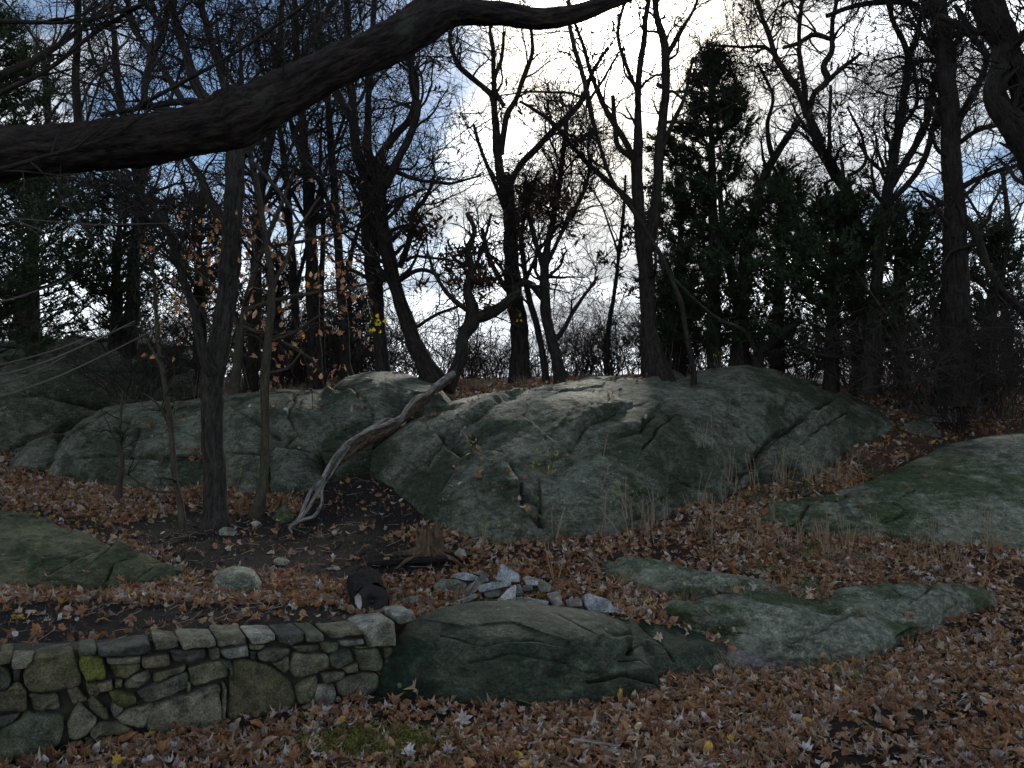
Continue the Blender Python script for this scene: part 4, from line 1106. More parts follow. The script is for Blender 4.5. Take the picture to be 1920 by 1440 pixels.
def batch_obj(name, batches, mat, parent, sides):
    Vs, Fs, off = [], [], 0
    bks = []
    for (B, sd) in zip(batches, sides):
        V, Fc, ring, a = tube_batch(B[..., :3], B[..., 3], sd)
        Vs.append(V); Fs.append(Fc + off); off += len(V)
    return mesh_obj(name, np.vstack(Vs), np.vstack(Fs), mat, parent)

def gn_group(name, coll):
    ng = bpy.data.node_groups.new(name, 'GeometryNodeTree')
    ng.interface.new_socket('Geometry', in_out='INPUT', socket_type='NodeSocketGeometry')
    ng.interface.new_socket('Geometry', in_out='OUTPUT', socket_type='NodeSocketGeometry')
    gi = ng.nodes.new('NodeGroupInput'); go = ng.nodes.new('NodeGroupOutput')
    iop = ng.nodes.new('GeometryNodeInstanceOnPoints')
    ci = ng.nodes.new('GeometryNodeCollectionInfo'); ci.inputs['Collection'].default_value = coll
    ci.inputs['Separate Children'].default_value = True; ci.inputs['Reset Children'].default_value = True
    def na(nm, t):
        n = ng.nodes.new('GeometryNodeInputNamedAttribute'); n.data_type = t; n.inputs['Name'].default_value = nm
        return n.outputs['Attribute']
    ng.links.new(gi.outputs[0], iop.inputs['Points']); ng.links.new(ci.outputs[0], iop.inputs['Instance'])
    iop.inputs['Pick Instance'].default_value = True
    ng.links.new(na('idx', 'INT'), iop.inputs['Instance Index'])
    ng.links.new(na('rot', 'FLOAT_VECTOR'), iop.inputs['Rotation'])
    ng.links.new(na('scl', 'FLOAT'), iop.inputs['Scale'])
    ng.links.new(iop.outputs[0], go.inputs[0])
    return ng
def inst_obj(name, pts, rot, scl, idx, ng, parent=None):
    org = np.zeros(3) if parent is None else np.array(parent.location)
    pm = bpy.data.meshes.new(name)
    n = len(pts)
    pm.vertices.add(n); pm.vertices.foreach_set('co', (pts - org).astype(np.float32).ravel())
    for nm, typ, arr, key in (('rot', 'FLOAT_VECTOR', rot, 'vector'), ('scl', 'FLOAT', scl, 'value'), ('idx', 'INT', idx, 'value')):
        a = pm.attributes.new(nm, typ, 'POINT'); a.data.foreach_set(key, np.ascontiguousarray(arr, np.int32 if typ == 'INT' else np.float32).ravel())
    o = link(name, pm, parent)
    md = o.modifiers.new('scatter', 'NODES'); md.node_group = ng
    o['kind'] = 'stuff'
    return o
def dir_rot(d, g):
    d = d / (np.linalg.norm(d, axis=1, keepdims=True) + 1e-9)
    return np.stack([g.uniform(0, 2 * PI, len(d)), -np.arcsin(np.clip(d[:, 2], -1, 1)), np.arctan2(d[:, 1], d[:, 0])], -1)
KP = 26
ALL_TWIGS = {}
def tree(label, base, limbs, Y, mat, Y2=None, name='bare_tree', n1=40, n2=260, n3=1500, l1=(.8, 2.0), l2=(.35, .95), l3=(.3, .8), seed=1, step=.08, sides=12, bark=.10, twig=None, group=None, trop=.25, cat='tree', rr=(.45, .5, .6), t0=.3, wob=.02, parents=None, gravity=0.0, bury=0.35, rmin=.0065):
    """base: traced trunk; limbs: traced limbs, thing > trunk, limb, branches, twigs"""
    rows = path3(base, Y, Y2)
    root = rows[0, :3].copy()
    t = thing(name, root, label, cat, group)
    first = rows[0].copy(); first[2] -= bury; first[3] *= 1.15
    rows_t = np.vstack([first, rows])
    V, f, bk, c = limb_mesh(rows_t, step, sides, bark, seed, wob)
    mesh_obj('trunk', V, f, mat, t, attrs={'bk': ('FLOAT_VECTOR', bk)})
    par = [resK(rows, KP)]
    for k, l in enumerate(limbs):
        lr = path3(l, rows[-1, 1] if len(l[0]) < 4 else Y)
        V, f, bk, c = limb_mesh(lr, step, max(8, sides - 4), bark, seed + 10 + k, wob * 1.5)
        mesh_obj('limb', V, f, mat, t, attrs={'bk': ('FLOAT_VECTOR', bk)})
        par.append(resK(lr, KP))
    par = np.array(par)
    tw = twig or M_twig
    if n1:
        pp = par
        if parents is not None: pp = par[parents]
        A = grow(pp, n1, l1, rr[0], 10, (.5, 1.15), trop, .26, t0, seed * 7 + 1, .045, .008, .45, tgravity=gravity)
        B = grow(A, int(n2 * .8), l2, rr[1], 6, (.5, 1.2), trop, .34, .1, seed * 7 + 2, .022, rmin * 1.3, .4, tgravity=gravity)
        src = np.concatenate([A[:, np.linspace(0, 9, 6).astype(int)], B])
        C = grow(src, int(n3 * .24), l3, rr[2], 5, (.4, 1.1), trop, .28, .1, seed * 7 + 3, .008, rmin, .3, tgravity=gravity)
        batch_obj('branches', [A, B], tw, t, [5, 3])['kind'] = 'stuff'
        twig_obj(C, tw, t, seed)
        ALL_TWIGS[label] = (t, A, B, C)
    return t, par

# the overhanging limb of the nearest tree
over = [(-560, 900, 150, 4.9), (-540, 700, 135, 4.8), (-500, 520, 125, 4.6), (-420, 300, 115, 4.4), (-330, 80, 100, 4.4), (-280, -200, 80, 4.4)]
lim = [(-450, 400, 120, 4.5), (-300, 362, 112, 4.3), (-150, 330, 108, 4.15), (0, 290, 104, 4.1), (120, 270, 100, 4.1), (250, 258, 100, 4.1), (380, 238, 100, 4.15), (430, 226, 116, 4.18), (465, 212, 112, 4.18), (505, 192, 92, 4.2), (570, 160, 84, 4.25), (650, 118, 84, 4.3), (730, 85, 80, 4.35), (790, 50, 70, 4.4), (850, 24, 50, 4.45), (930, 26, 46, 4.5), (1000, 33, 42, 4.55), (1060, 28, 38, 4.6), (1120, 10, 34, 4.65), (1200, -22, 28, 4.7), (1320, -90, 20, 4.8)]
stub_up = [(745, 70, 60, 4.35), (790, 20, 50, 4.5), (840, -30, 45, 4.6), (900, -120, 35, 4.8)]
t, parO = tree('dark furrowed limb crossing overhead from a big tree at the left, patched with lichen', over, [lim, stub_up], 4.2, M_bark_limb, name='overhanging_tree', n1=0, step=.02, sides=56, bark=.12, seed=5, wob=.012)
LO = parO[1:2]
sh1 = [
 [(152, 262, 24, 4.12), (148, 225, 18, 4.12), (143, 150, 15, 4.1), (147, 80, 13, 4.05), (148, 0, 12, 4.0), (150, -60, 10, 4.0)],
 [(395, 205, 30, 4.2), (355, 190, 18, 4.3), (270, 200, 10, 4.2), (190, 215, 8, 4.1)],
 [(0, 40, 9, 3.6), (80, 40, 9, 3.7), (160, 35, 8, 3.9), (260, 10, 7, 4.0), (330, -20, 6, 4.1)],
 [(0, 140, 12, 3.7), (70, 110, 11, 3.8), (150, 55, 10, 4.0), (230, -10, 8, 4.1)],
 [(-10, 180, 10, 3.9), (90, 130, 9, 3.9), (180, 60, 8, 4.0), (280, 0, 7, 4.0)],
 [(250, 205, 9, 4.2), (330, 160, 8, 4.1), (440, 100, 7, 4.1), (560, 20, 6, 4.0), (620, -30, 6, 4)],
 [(0, 318, 8, 3.75), (60, 300, 8, 3.7), (150, 275, 7, 3.7), (220, 250, 6, 3.75), (300, 190, 5, 3.8)],
 [(-20, 322, 4, 3.8), (40, 322, 4, 3.7), (110, 330, 3, 3.65), (160, 335, 2, 3.6)],
]
sh_pars = []
for k, s in enumerate(sh1):
    rows = path3(s, 4)
    V, f, bk, c = limb_mesh(rows, .04, 8, .06, 50 + k, .012)
    mesh_obj('shoot', V, f, M_bark, t, attrs={'bk': ('FLOAT_VECTOR', bk)})
    sh_pars.append(resK(rows, KP))
sp_ = np.array(sh_pars)
# upright fan of shoots at the bend
clump = grow(np.array([resK(path3([(405, 205, 20, 4.15), (450, 190, 20, 4.15)], 4), KP)]), 34, (.2, .55), .12, 8, (1.2, 1.7), .6, .10, 0.0, 77, .007, .003)
clump[..., 2] = np.where(clump[..., 2] < clump[:, :1, 2], 2 * clump[:, :1, 2] - clump[..., 2], clump[..., 2])
A = grow(sp_, 60, (.3, .9), .5, 9, (.4, 1.1), .1, .14, .1, 78, .008, .0022)
B = grow(np.concatenate([A, grow(LO, 34, (.3, 1.0), .06, 9, (.8, 1.5), .3, .14, .15, 79, .008, .003)]), 170, (.15, .5), .5, 6, (.4, 1.0), .1, .2, .1, 80, .003, .0014)
A2 = grow(LO, 30, (.3, .9), .06, 9, (.8, 1.5), .3, .14, .15, 79, .008, .003)
batch_obj('branches', [A, A2, clump], M_twig, t, [5, 5, 4])['kind'] = 'stuff'
twig_obj(B[::2], M_twig, t, 3, .8)
# pale drooping shoots at the left
dr = [[(-60, 715, 6, 3.6), (60, 690, 5, 3.7), (180, 640, 4, 3.8), (250, 605, 2, 3.9)], [(-60, 700, 5, 3.7), (80, 665, 4, 3.8), (170, 630, 3, 3.9)],
      [(-60, 760, 6, 3.6), (80, 718, 5, 3.7), (200, 665, 3, 3.8), (290, 620, 2, 3.9)], [(-60, 735, 5, 3.6), (60, 700, 4, 3.7), (120, 668, 2, 3.8)],
      [(-40, 575, 4, 3.9), (60, 548, 3, 4.0), (130, 520, 2, 4.1)], [(-60, 405, 4, 4.2), (60, 412, 3, 4.2), (180, 420, 3, 4.3), (330, 418, 2, 4.3)], [(110, 450, 2, 4.2), (60, 425, 3, 4.2), (-40, 395, 4, 4.2)]]
dp_ = []
for k, s in enumerate(dr):
    s = [(s[0][0] - 260, s[0][1] + (s[0][1] - s[1][1]) * 1.6, s[0][2] + 2, s[0][3] + .2)] + s if s[0][0] < 0 else s
    rows = path3(s, 4)
    V, f, bk, c = limb_mesh(rows, .05, 6, 0, 60 + k, .01)
    mesh_obj('drooping_shoot', V, f, M_twig_pale, t, attrs={'bk': ('FLOAT_VECTOR', bk)})
    dp_.append(resK(rows, KP))
D1 = grow(np.array(dp_), 26, (.12, .4), .6, 6, (.3, .8), .0, .12, .2, 90, .003, .0013)
batch_obj('shoot_twigs', [D1], M_twig_pale, t, [3])['kind'] = 'stuff'

# left middle trees
T1 = tree('thick rough barked tree standing left of the slim tree in front of the rock face',
  [(405, 985, 66), (404, 965, 52), (402, 900, 46), (398, 820, 43), (397, 760, 42), (402, 700, 46), (414, 640, 42), (425, 560, 40), (433, 470, 38), (438, 380, 38), (441, 300, 40), (442, 250, 36)],
  [[(398, 700, 26, 8.5), (378, 655, 20, 8.4), (366, 600, 16, 8.3), (345, 530, 15, 8.2), (318, 440, 14, 8.1), (280, 380, 13, 8.1), (235, 340, 11, 8.0), (200, 300, 9, 8)],
   [(450, 260, 30, 8.6), (405, 205, 24, 8.7), (370, 160, 22, 8.7), (345, 90, 20, 8.8), (325, 20, 18, 8.9), (315, -70, 15, 9)],
   [(450, 270, 26, 8.6), (432, 190, 18, 8.8), (405, 110, 15, 9), (378, 20, 13, 9.1), (365, -60, 11, 9.2)],
   [(400, 215, 20, 8.6), (320, 208, 16, 8.5), (272, 185, 16, 8.4), (280, 120, 14, 8.4), (305, 50, 13, 8.4), (322, -20, 11, 8.4)],
   [(455, 290, 22, 8.7), (505, 210, 15, 9), (560, 120, 13, 9.2), (600, 50, 10, 9.4), (640, -40, 9, 9.6)],
   [(440, 430, 20, 8.6), (400, 385, 20, 8.8), (375, 330, 14, 9), (345, 290, 10, 9.2)],
   [(345, 195, 12, 8.5), (300, 120, 12, 8.6), (250, 50, 10, 8.8), (235, -20, 8, 8.9)],
   [(470, 300, 7, 8.4), (530, 370, 6, 8.2), (570, 430, 5, 8.0), (640, 470, 4, 7.9), (700, 480, 3, 7.8)]],
  8.6, M_bark_grey, n1=90, n2=620, n3=3000, l1=(.7, 2.0), seed=11, step=.045, sides=22, bark=.10, parents=[2, 3, 4, 5, 6, 7, 1], t0=.2)
T2 = tree('slim smooth pale trunk right of the thick rough tree, leaning slightly',
  [(480, 975, 36), (487, 945, 24), (495, 890, 18), (497, 800, 17), (498, 700, 17), (506, 600, 17), (508, 520, 15), (495, 430, 14), (482, 350, 12), (465, 270, 10), (455, 180, 8), (450, 60, 6)],
  [[(505, 560, 9, 9), (530, 500, 7, 9), (560, 430, 6, 9.1), (600, 370, 4, 9.2)], [(508, 640, 6, 9), (550, 625, 5, 8.9), (600, 590, 4, 8.8)], [(497, 700, 6, 9), (540, 690, 5, 9), (565, 660, 3, 9)]],
  9.0, M_bark_smooth, name='slim_tree', n1=26, n2=160, n3=700, l1=(.5, 1.3), seed=12, step=.05, sides=14, bark=.03, t0=.3)
T3 = tree('thin crooked sapling in the leaves left of the thick rough tree',
  [(342, 978, 16), (335, 930, 13), (326, 880, 13), (320, 820, 10), (314, 760, 10), (308, 700, 9), (298, 640, 8), (290, 560, 6), (285, 500, 5)],
  [[(318, 800, 6, 8.4), (300, 760, 4, 8.3), (270, 735, 3, 8.2)], [(338, 925, 5, 8.5), (280, 920, 4, 8.3), (240, 890, 4, 8.2), (205, 860, 3, 8.1)], [(308, 700, 6, 8.4), (275, 640, 4, 8.4), (262, 590, 3, 8.4)]],
  8.5, M_bark_smooth, name='sapling', n1=16, n2=70, n3=220, l1=(.25, .7), l2=(.15, .4), l3=(.08, .25), seed=13, step=.05, sides=9, bark=.05, t0=.1, twig=M_twig)
T4 = tree('short sapling farthest left on the leaf slope below the rock face',
  [(220, 948, 17), (224, 910, 13), (229, 870, 9), (224, 820, 6), (226, 780, 5), (231, 735, 4)], [[(226, 850, 4, 9.4), (205, 800, 3, 9.3), (190, 770, 2, 9.3)]],
  9.5, M_bark_smooth, name='sapling', n1=8, n2=30, n3=90, l1=(.2, .5), l2=(.15, .35), l3=(.08, .2), seed=14, step=.05, sides=8, bark=.04, t0=.2)

# dead tree: crooked dark stem on the crest and silver vine stem running down the rock
def dead():
    base = P(850, 712, 12.1)
    t = thing('dead_tree', base, 'crooked black dead stem on the crest whose silver twisted wood runs down to the soil', 'tree')
    up = [(835, 730, 34, 12.0), (852, 700, 28, 12.1), (866, 668, 27, 12.1), (868, 630, 27, 12.2), (884, 605, 30, 12.2), (884, 575, 27, 12.2), (876, 545, 20, 12.2), (884, 505, 15, 12.2), (878, 470, 12, 12.1), (890, 435, 10, 12.0), (875, 400, 8, 12)]
    V, f, bk, c = limb_mesh(path3(up, 12), .05, 16, .10, 101, .02)
    mesh_obj('trunk', V, f, M_bark, t, attrs={'bk': ('FLOAT_VECTOR', bk)})
    par = [resK(path3(up, 12), KP)]
    for k, l in enumerate([[(884, 600, 22, 12.2), (915, 588, 24, 12.2), (945, 570, 20, 12.1), (975, 545, 14, 12)], [(884, 585, 14, 12.2), (850, 560, 9, 12.1), (820, 520, 7, 12), (800, 470, 5, 12)], [(880, 520, 9, 12.2), (905, 470, 7, 12.2), (920, 400, 5, 12.2)]]):
        V, f, bk, c = limb_mesh(path3(l, 12), .05, 12, .12, 103 + k, .03)
        mesh_obj('limb', V, f, M_bark, t, attrs={'bk': ('FLOAT_VECTOR', bk)}); par.append(resK(path3(l, 12), KP))
    A = grow(np.array(par), 40, (.3, 1.1), .4, 9, (.5, 1.3), .1, .24, .2, 111, .02, .006)
    B = grow(A, 200, (.2, .6), .5, 6, (.4, 1.1), .1, .26, .1, 112, .01, .004)
    batch_obj('branches', [A, B], M_twig, t, [5, 3])['kind'] = 'stuff'
    # lower stem: brown split heartwood with silver strands twisting round it
    core_ = [(846, 706, 17, 12.0), (822, 728, 17, 11.7), (800, 748, 14, 11.4), (765, 778, 16, 11.0), (728, 802, 24, 10.6), (690, 826, 22, 10.2), (660, 846, 14, 9.9), (632, 872, 6, 9.6)]
    V, f, bk, c = limb_mesh(path3(core_, 10), .03, 26, .32, 121, .05)
    mesh_obj('split_trunk', V, f, M_wood_brown, t, attrs={'bk': ('FLOAT_VECTOR', bk)})
    strands = [
     [(850, 700, 11.9, 11.95), (822, 720, 10.2, 11.6), (800, 738, 10.2, 11.35), (778, 750, 9.3, 11.1), (760, 772, 9.3, 10.85), (748, 790, 8.5, 10.7), (725, 788, 7.6, 10.55), (700, 800, 7.6, 10.3), (668, 818, 7.6, 10.0), (645, 840, 7.6, 9.75), (625, 862, 7.6, 9.5), (608, 895, 8.5, 9.2), (592, 925, 7.6, 8.95), (575, 955, 6.8, 8.75), (552, 990, 3.4, 8.5)],
     [(752, 782, 6.8, 10.75), (715, 800, 6.8, 10.35), (680, 812, 6.8, 10.0), (650, 828, 6.8, 9.72), (634, 846, 6.8, 9.5), (615, 880, 6.8, 9.2), (600, 905, 6.8, 9.0), (585, 920, 6.8, 8.85), (572, 942, 6.8, 8.7), (562, 968, 6.0, 8.6), (546, 984, 2.5, 8.45)],
     [(655, 838, 5.1, 9.8), (640, 860, 5.1, 9.6), (620, 890, 5.1, 9.3), (604, 918, 5.1, 9.05), (604, 945, 5.1, 8.85), (588, 968, 5.1, 8.7), (560, 980, 5.1, 8.55), (544, 990, 5.1, 8.45), (548, 1002, 2.5, 8.4)],
    ]
    for k, s in enumerate(strands):
        V, f, bk, c = limb_mesh(path3(s, 10), .025, 14, .2, 131 + k, .03)
        mesh_obj('silver_strand', V, f, M_bark_silver, t, attrs={'bk': ('FLOAT_VECTOR', bk)})
    return t
dead()

# background trees on the crest
BG = 'bare trees along the crest'
tree('twin stemmed dark tree left of centre, its upright stem', [(720, 712, 36), (712, 640, 28), (704, 560, 30), (698, 480, 34), (692, 400, 38), (690, 335, 40)],
  [[(690, 345, 26, 13.5), (668, 280, 20, 13.4), (662, 200, 18, 13.4), (655, 100, 15, 13.3), (650, 0, 13, 13.3), (645, -80, 10, 13.3)], [(692, 340, 24, 13.5), (712, 290, 18, 13.5), (740, 255, 17, 13.5), (772, 215, 15, 13.5), (780, 150, 13, 13.5), (760, 100, 10, 13.5), (745, 20, 8, 13.5)],
   [(690, 330, 22, 13.5), (690, 240, 16, 13.7), (692, 160, 14, 13.8), (700, 60, 11, 13.9), (705, -40, 9, 13.9)], [(660, 230, 12, 13.4), (620, 150, 10, 13.2), (590, 60, 8, 13), (570, -30, 7, 13)], [(700, 300, 10, 13.4), (760, 330, 8, 13), (840, 345, 6, 12.8), (900, 330, 4, 12.6)]],
  13.5, M_bark, n1=80, n2=560, n3=2700, l1=(.9, 2.5), seed=21, group=BG)
tree('leaning dark trunk with a wide foot, just left of the crooked dead stem', [(812, 716, 62), (798, 690, 42), (780, 650, 34), (762, 600, 33), (745, 550, 31), (730, 490, 30), (718, 430, 28), (712, 370, 26), (715, 320, 22)],
  [[(722, 350, 20, 13), (752, 290, 18, 13), (775, 240, 16, 13), (782, 200, 15, 12.9), (770, 150, 12, 12.9), (775, 80, 9, 12.8)], [(750, 500, 12, 13), (770, 440, 11, 12.8), (775, 400, 10, 12.7), (800, 370, 8, 12.6), (815, 330, 7, 12.5)], [(750, 525, 10, 13), (790, 505, 8, 12.8), (825, 520, 6, 12.7)], [(768, 620, 8, 13), (820, 590, 6, 12.8), (870, 570, 5, 12.6)]],
  13.0, M_bark, n1=60, n2=420, n3=2400, l1=(.6, 1.9), seed=22, group=BG)
tree('tall straight tree at the centre forking high into curved arms', [(974, 716, 52), (974, 680, 40), (974, 620, 36), (966, 560, 34), (960, 500, 33), (958, 430, 28), (952, 370, 26), (948, 330, 27)],
  [[(940, 345, 20, 14), (934, 290, 18, 14), (930, 230, 16, 14), (924, 185, 14, 14), (915, 170, 12, 14), (890, 150, 11, 14), (862, 125, 10, 14), (848, 95, 8, 14), (845, 60, 7, 14), (870, 30, 5, 14)],
   [(928, 220, 10, 14), (926, 150, 9, 14.1), (926, 100, 8, 14.2), (918, 60, 6, 14.2), (925, 10, 5, 14.2)], [(938, 290, 14, 14), (948, 220, 11, 13.9), (965, 190, 10, 13.9), (982, 145, 9, 13.8), (998, 100, 8, 13.8), (998, 60, 6, 13.8), (990, 10, 5, 13.8)],
   [(956, 345, 16, 14), (975, 310, 14, 13.8), (1005, 280, 14, 13.6), (1045, 238, 13, 13.4), (1088, 195, 11, 13.2), (1110, 140, 8, 13.1), (1140, 90, 6, 13)], [(945, 200, 9, 14), (925, 160, 8, 13.8), (940, 110, 7, 13.7), (945, 60, 6, 13.6)],
   [(950, 400, 10, 14), (925, 340, 8, 14), (905, 290, 7, 14), (888, 235, 6, 14)], [(965, 560, 12, 14), (940, 530, 10, 13.8), (915, 480, 9, 13.7), (905, 430, 8, 13.6)]],
  14.0, M_bark, n1=60, n2=340, n3=1700, l1=(.5, 1.5), seed=23, group=BG, t0=.35)
tree('forked dark stem rising right of the central straight tree', [(1052, 716, 34), (1046, 680, 24), (1036, 640, 24), (1024, 590, 22), (1020, 540, 20), (1022, 495, 16), (1030, 440, 12), (1045, 370, 10), (1055, 290, 9), (1062, 220, 7)],
  [[(1030, 650, 12, 13), (1055, 620, 9, 13), (1085, 570, 7, 13), (1120, 520, 5, 13)], [(1022, 520, 9, 13), (1000, 440, 9, 13), (985, 380, 8, 13), (985, 330, 6, 13)], [(1024, 500, 9, 13), (1055, 430, 8, 12.8), (1090, 370, 7, 12.7), (1110, 300, 5, 12.6)], [(1018, 560, 12, 13), (990, 530, 12, 13), (960, 545, 8, 13)]],
  13.0, M_bark, n1=60, n2=420, n3=2200, l1=(.5, 1.7), seed=24, group=BG)
tree('thin leaning stem crossing beside the forked dark stem', [(1024, 712, 16), (1016, 660, 13), (1006, 610, 12), (992, 560, 11), (982, 500, 9), (978, 440, 8), (990, 380, 6), (1010, 320, 5)], [[(985, 530, 7, 13.3), (1010, 470, 6, 13.3), (1050, 420, 5, 13.3)]],
  13.3, M_bark, n1=26, n2=170, n3=800, l1=(.4, 1.3), seed=25, group=BG)
tree('stout tree right of centre splitting into two tall parallel stems', [(1232, 706, 72), (1222, 670, 48), (1216, 600, 34), (1212, 520, 32), (1208, 455, 36)],
  [[(1204, 460, 28, 13), (1198, 400, 25, 13), (1194, 340, 24, 13), (1196, 285, 22, 13), (1196, 230, 16, 13), (1198, 160, 14, 13), (1206, 90, 12, 13), (1212, 20, 9, 13), (1225, -60, 7, 13)], [(1214, 462, 28, 13), (1226, 410, 24, 13), (1234, 340, 20, 13), (1238, 270, 20, 13), (1246, 200, 18, 13), (1250, 130, 17, 13), (1246, 80, 16, 13), (1232, 30, 14, 13), (1222, -60, 11, 13)],
   [(1192, 310, 14, 13), (1170, 260, 12, 13), (1150, 230, 11, 13), (1125, 180, 9, 13), (1105, 130, 8, 12.9), (1090, 80, 7, 12.9), (1072, 30, 6, 12.9)], [(1188, 300, 10, 13), (1160, 275, 9, 13), (1152, 240, 9, 13), (1148, 180, 8, 13)], [(1190, 385, 11, 13), (1150, 350, 10, 12.9), (1110, 315, 9, 12.8), (1075, 275, 8, 12.7), (1030, 225, 7, 12.6), (975, 190, 5, 12.5)],
   [(1236, 290, 10, 13), (1262, 230, 8, 13), (1285, 180, 7, 13), (1300, 110, 5, 13)], [(1248, 110, 10, 13), (1275, 60, 8, 13), (1300, 20, 6, 13), (1320, -40, 5, 13)], [(1200, 180, 8, 13), (1170, 110, 7, 13), (1160, 50, 6, 13), (1180, -20, 5, 13)]],
  13.0, M_bark, n1=80, n2=450, n3=2200, l1=(.5, 1.6), seed=26, group=BG, t0=.3, sides=16)
tree('slender arched stem whose thin top crosses under the sun', [(1300, 700, 12), (1290, 640, 10), (1275, 560, 9), (1240, 480, 8), (1190, 400, 8), (1145, 330, 7), (1110, 220, 8), (1095, 150, 9), (1078, 90, 9), (1066, 30, 8), (1070, -40, 6)], [[(1098, 185, 6, 12), (1060, 175, 5, 12), (1000, 172, 4, 12), (940, 180, 3, 12)], [(1100, 200, 6, 12), (1130, 150, 5, 12), (1160, 100, 4, 12)], [(1108, 240, 6, 12), (1105, 290, 5, 12), (1140, 320, 4, 12)]],
  12.0, M_bark, n1=26, n2=130, n3=500, l1=(.4, 1.2), seed=27, group=BG, t0=.5, sides=8)
tree('tree with paired trunks behind the tall juniper', [(1385, 698, 52), (1388, 640, 36), (1390, 560, 30), (1398, 480, 24), (1410, 420, 22), (1425, 350, 18), (1455, 290, 15), (1495, 230, 12)], [[(1392, 600, 18, 14), (1370, 520, 15, 14), (1355, 420, 12, 14), (1350, 320, 9, 14)], [(1450, 300, 10, 14), (1440, 240, 8, 14), (1450, 180, 6, 14), (1420, 120, 5, 14)]],
  14.0, M_bark, n1=44, n2=260, n3=1300, l1=(.5, 1.5), seed=28, group=BG)
tree('winding tree right of the tall juniper, its crown curling in many arms', [(1612, 700, 40), (1608, 600, 32), (1606, 500, 27), (1600, 430, 24), (1590, 370, 23), (1568, 325, 23), (1545, 290, 20), (1528, 255, 18), (1515, 215, 18)],
  [[(1512, 220, 15, 13), (1498, 180, 13, 13), (1475, 140, 12, 13), (1452, 100, 11, 13), (1435, 50, 9, 13), (1420, 0, 8, 13), (1400, -60, 6, 13)], [(1516, 210, 15, 13), (1530, 175, 13, 13), (1552, 150, 12, 13), (1545, 125, 11, 13), (1560, 100, 11, 13), (1562, 50, 9, 13), (1568, 0, 8, 13), (1575, -60, 6, 13)],
   [(1508, 200, 12, 13), (1506, 150, 10, 13), (1500, 100, 9, 13), (1498, 40, 8, 13), (1508, -20, 7, 13), (1520, -70, 6, 13)], [(1555, 150, 10, 13), (1580, 125, 8, 13), (1612, 102, 5, 13)], [(1565, 75, 9, 13), (1530, 65, 10, 13), (1500, 80, 8, 13), (1470, 90, 6, 13)],
   [(1550, 30, 9, 12.8), (1600, 12, 10, 12.8), (1650, 5, 11, 12.7), (1700, 8, 12, 12.6), (1740, 30, 14, 12.5), (1790, 60, 12, 12.4)], [(1555, 300, 7, 13), (1555, 230, 7, 13), (1556, 160, 6, 13)], [(1590, 330, 8, 13), (1620, 310, 7, 13), (1622, 270, 6, 13), (1605, 230, 5, 13), (1590, 200, 4, 13)], [(1495, 165, 8, 13), (1445, 95, 7, 13), (1390, 90, 5, 13), (1340, 85, 4, 13)]],
  13.0, M_bark, n1=90, n2=600, n3=3000, l1=(.5, 1.7), seed=29, group=BG, t0=.3, wob=.035)
tree('upright dark tree between the winding tree and the great straight trunk', [(1632, 700, 40), (1638, 600, 30), (1646, 500, 24), (1655, 420, 24), (1668, 340, 22), (1680, 270, 18), (1692, 200, 16), (1702, 140, 16), (1704, 105, 15)],
  [[(1704, 110, 12, 12.5), (1690, 70, 10, 12.5), (1672, 35, 8, 12.5), (1660, -30, 6, 12.5)], [(1705, 105, 12, 12.5), (1722, 60, 10, 12.5), (1728, 30, 8, 12.5), (1745, -20, 6, 12.5)], [(1664, 360, 16, 12.5), (1700, 300, 16, 12.5), (1735, 240, 14, 12.5), (1748, 170, 12, 12.4), (1765, 110, 10, 12.3)], [(1668, 380, 12, 12.5), (1720, 320, 13, 12.4), (1750, 240, 11, 12.3), (1770, 160, 9, 12.2)], [(1690, 240, 8, 12.5), (1720, 190, 7, 12.4), (1712, 120, 6, 12.3)], [(1680, 330, 8, 12.5), (1640, 310, 6, 12.5), (1610, 270, 5, 12.5)]],
  12.5, M_bark, n1=70, n2=480, n3=2400, l1=(.5, 1.5), seed=30, group=BG, t0=.3)
tree('great straight trunk standing tall near the right edge', [(1792, 720, 84), (1792, 660, 62), (1792, 560, 54), (1790, 450, 44), (1788, 380, 40), (1784, 300, 38), (1782, 220, 36), (1776, 140, 34), (1766, 70, 35), (1756, 0, 33), (1750, -80, 30)],
  [[(1800, 400, 18, 12), (1830, 440, 17, 11.8), (1846, 490, 16, 11.6), (1868, 530, 16, 11.4), (1900, 565, 16, 11.2), (1960, 610, 14, 11)], [(1790, 240, 16, 12), (1812, 200, 15, 11.9), (1838, 150, 14, 11.8), (1850, 110, 12, 11.6), (1830, 75, 14, 11.5), (1790, 45, 12, 11.5), (1760, 30, 10, 11.5)], [(1796, 270, 10, 12), (1830, 245, 9, 11.8), (1875, 232, 7, 11.6)], [(1795, 355, 12, 12), (1840, 330, 10, 11.8), (1905, 310, 8, 11.6), (1970, 300, 6, 11.4)], [(1778, 130, 10, 12), (1740, 80, 9, 12), (1700, 30, 7, 12)], [(1780, 260, 10, 12), (1755, 200, 9, 12.2), (1735, 150, 8, 12.3), (1690, 160, 5, 12.4), (1665, 165, 4, 12.4)]],
  12.0, M_bark, n1=70, n2=460, n3=2400, l1=(.6, 1.8), seed=31, group=BG, t0=.25, sides=16)
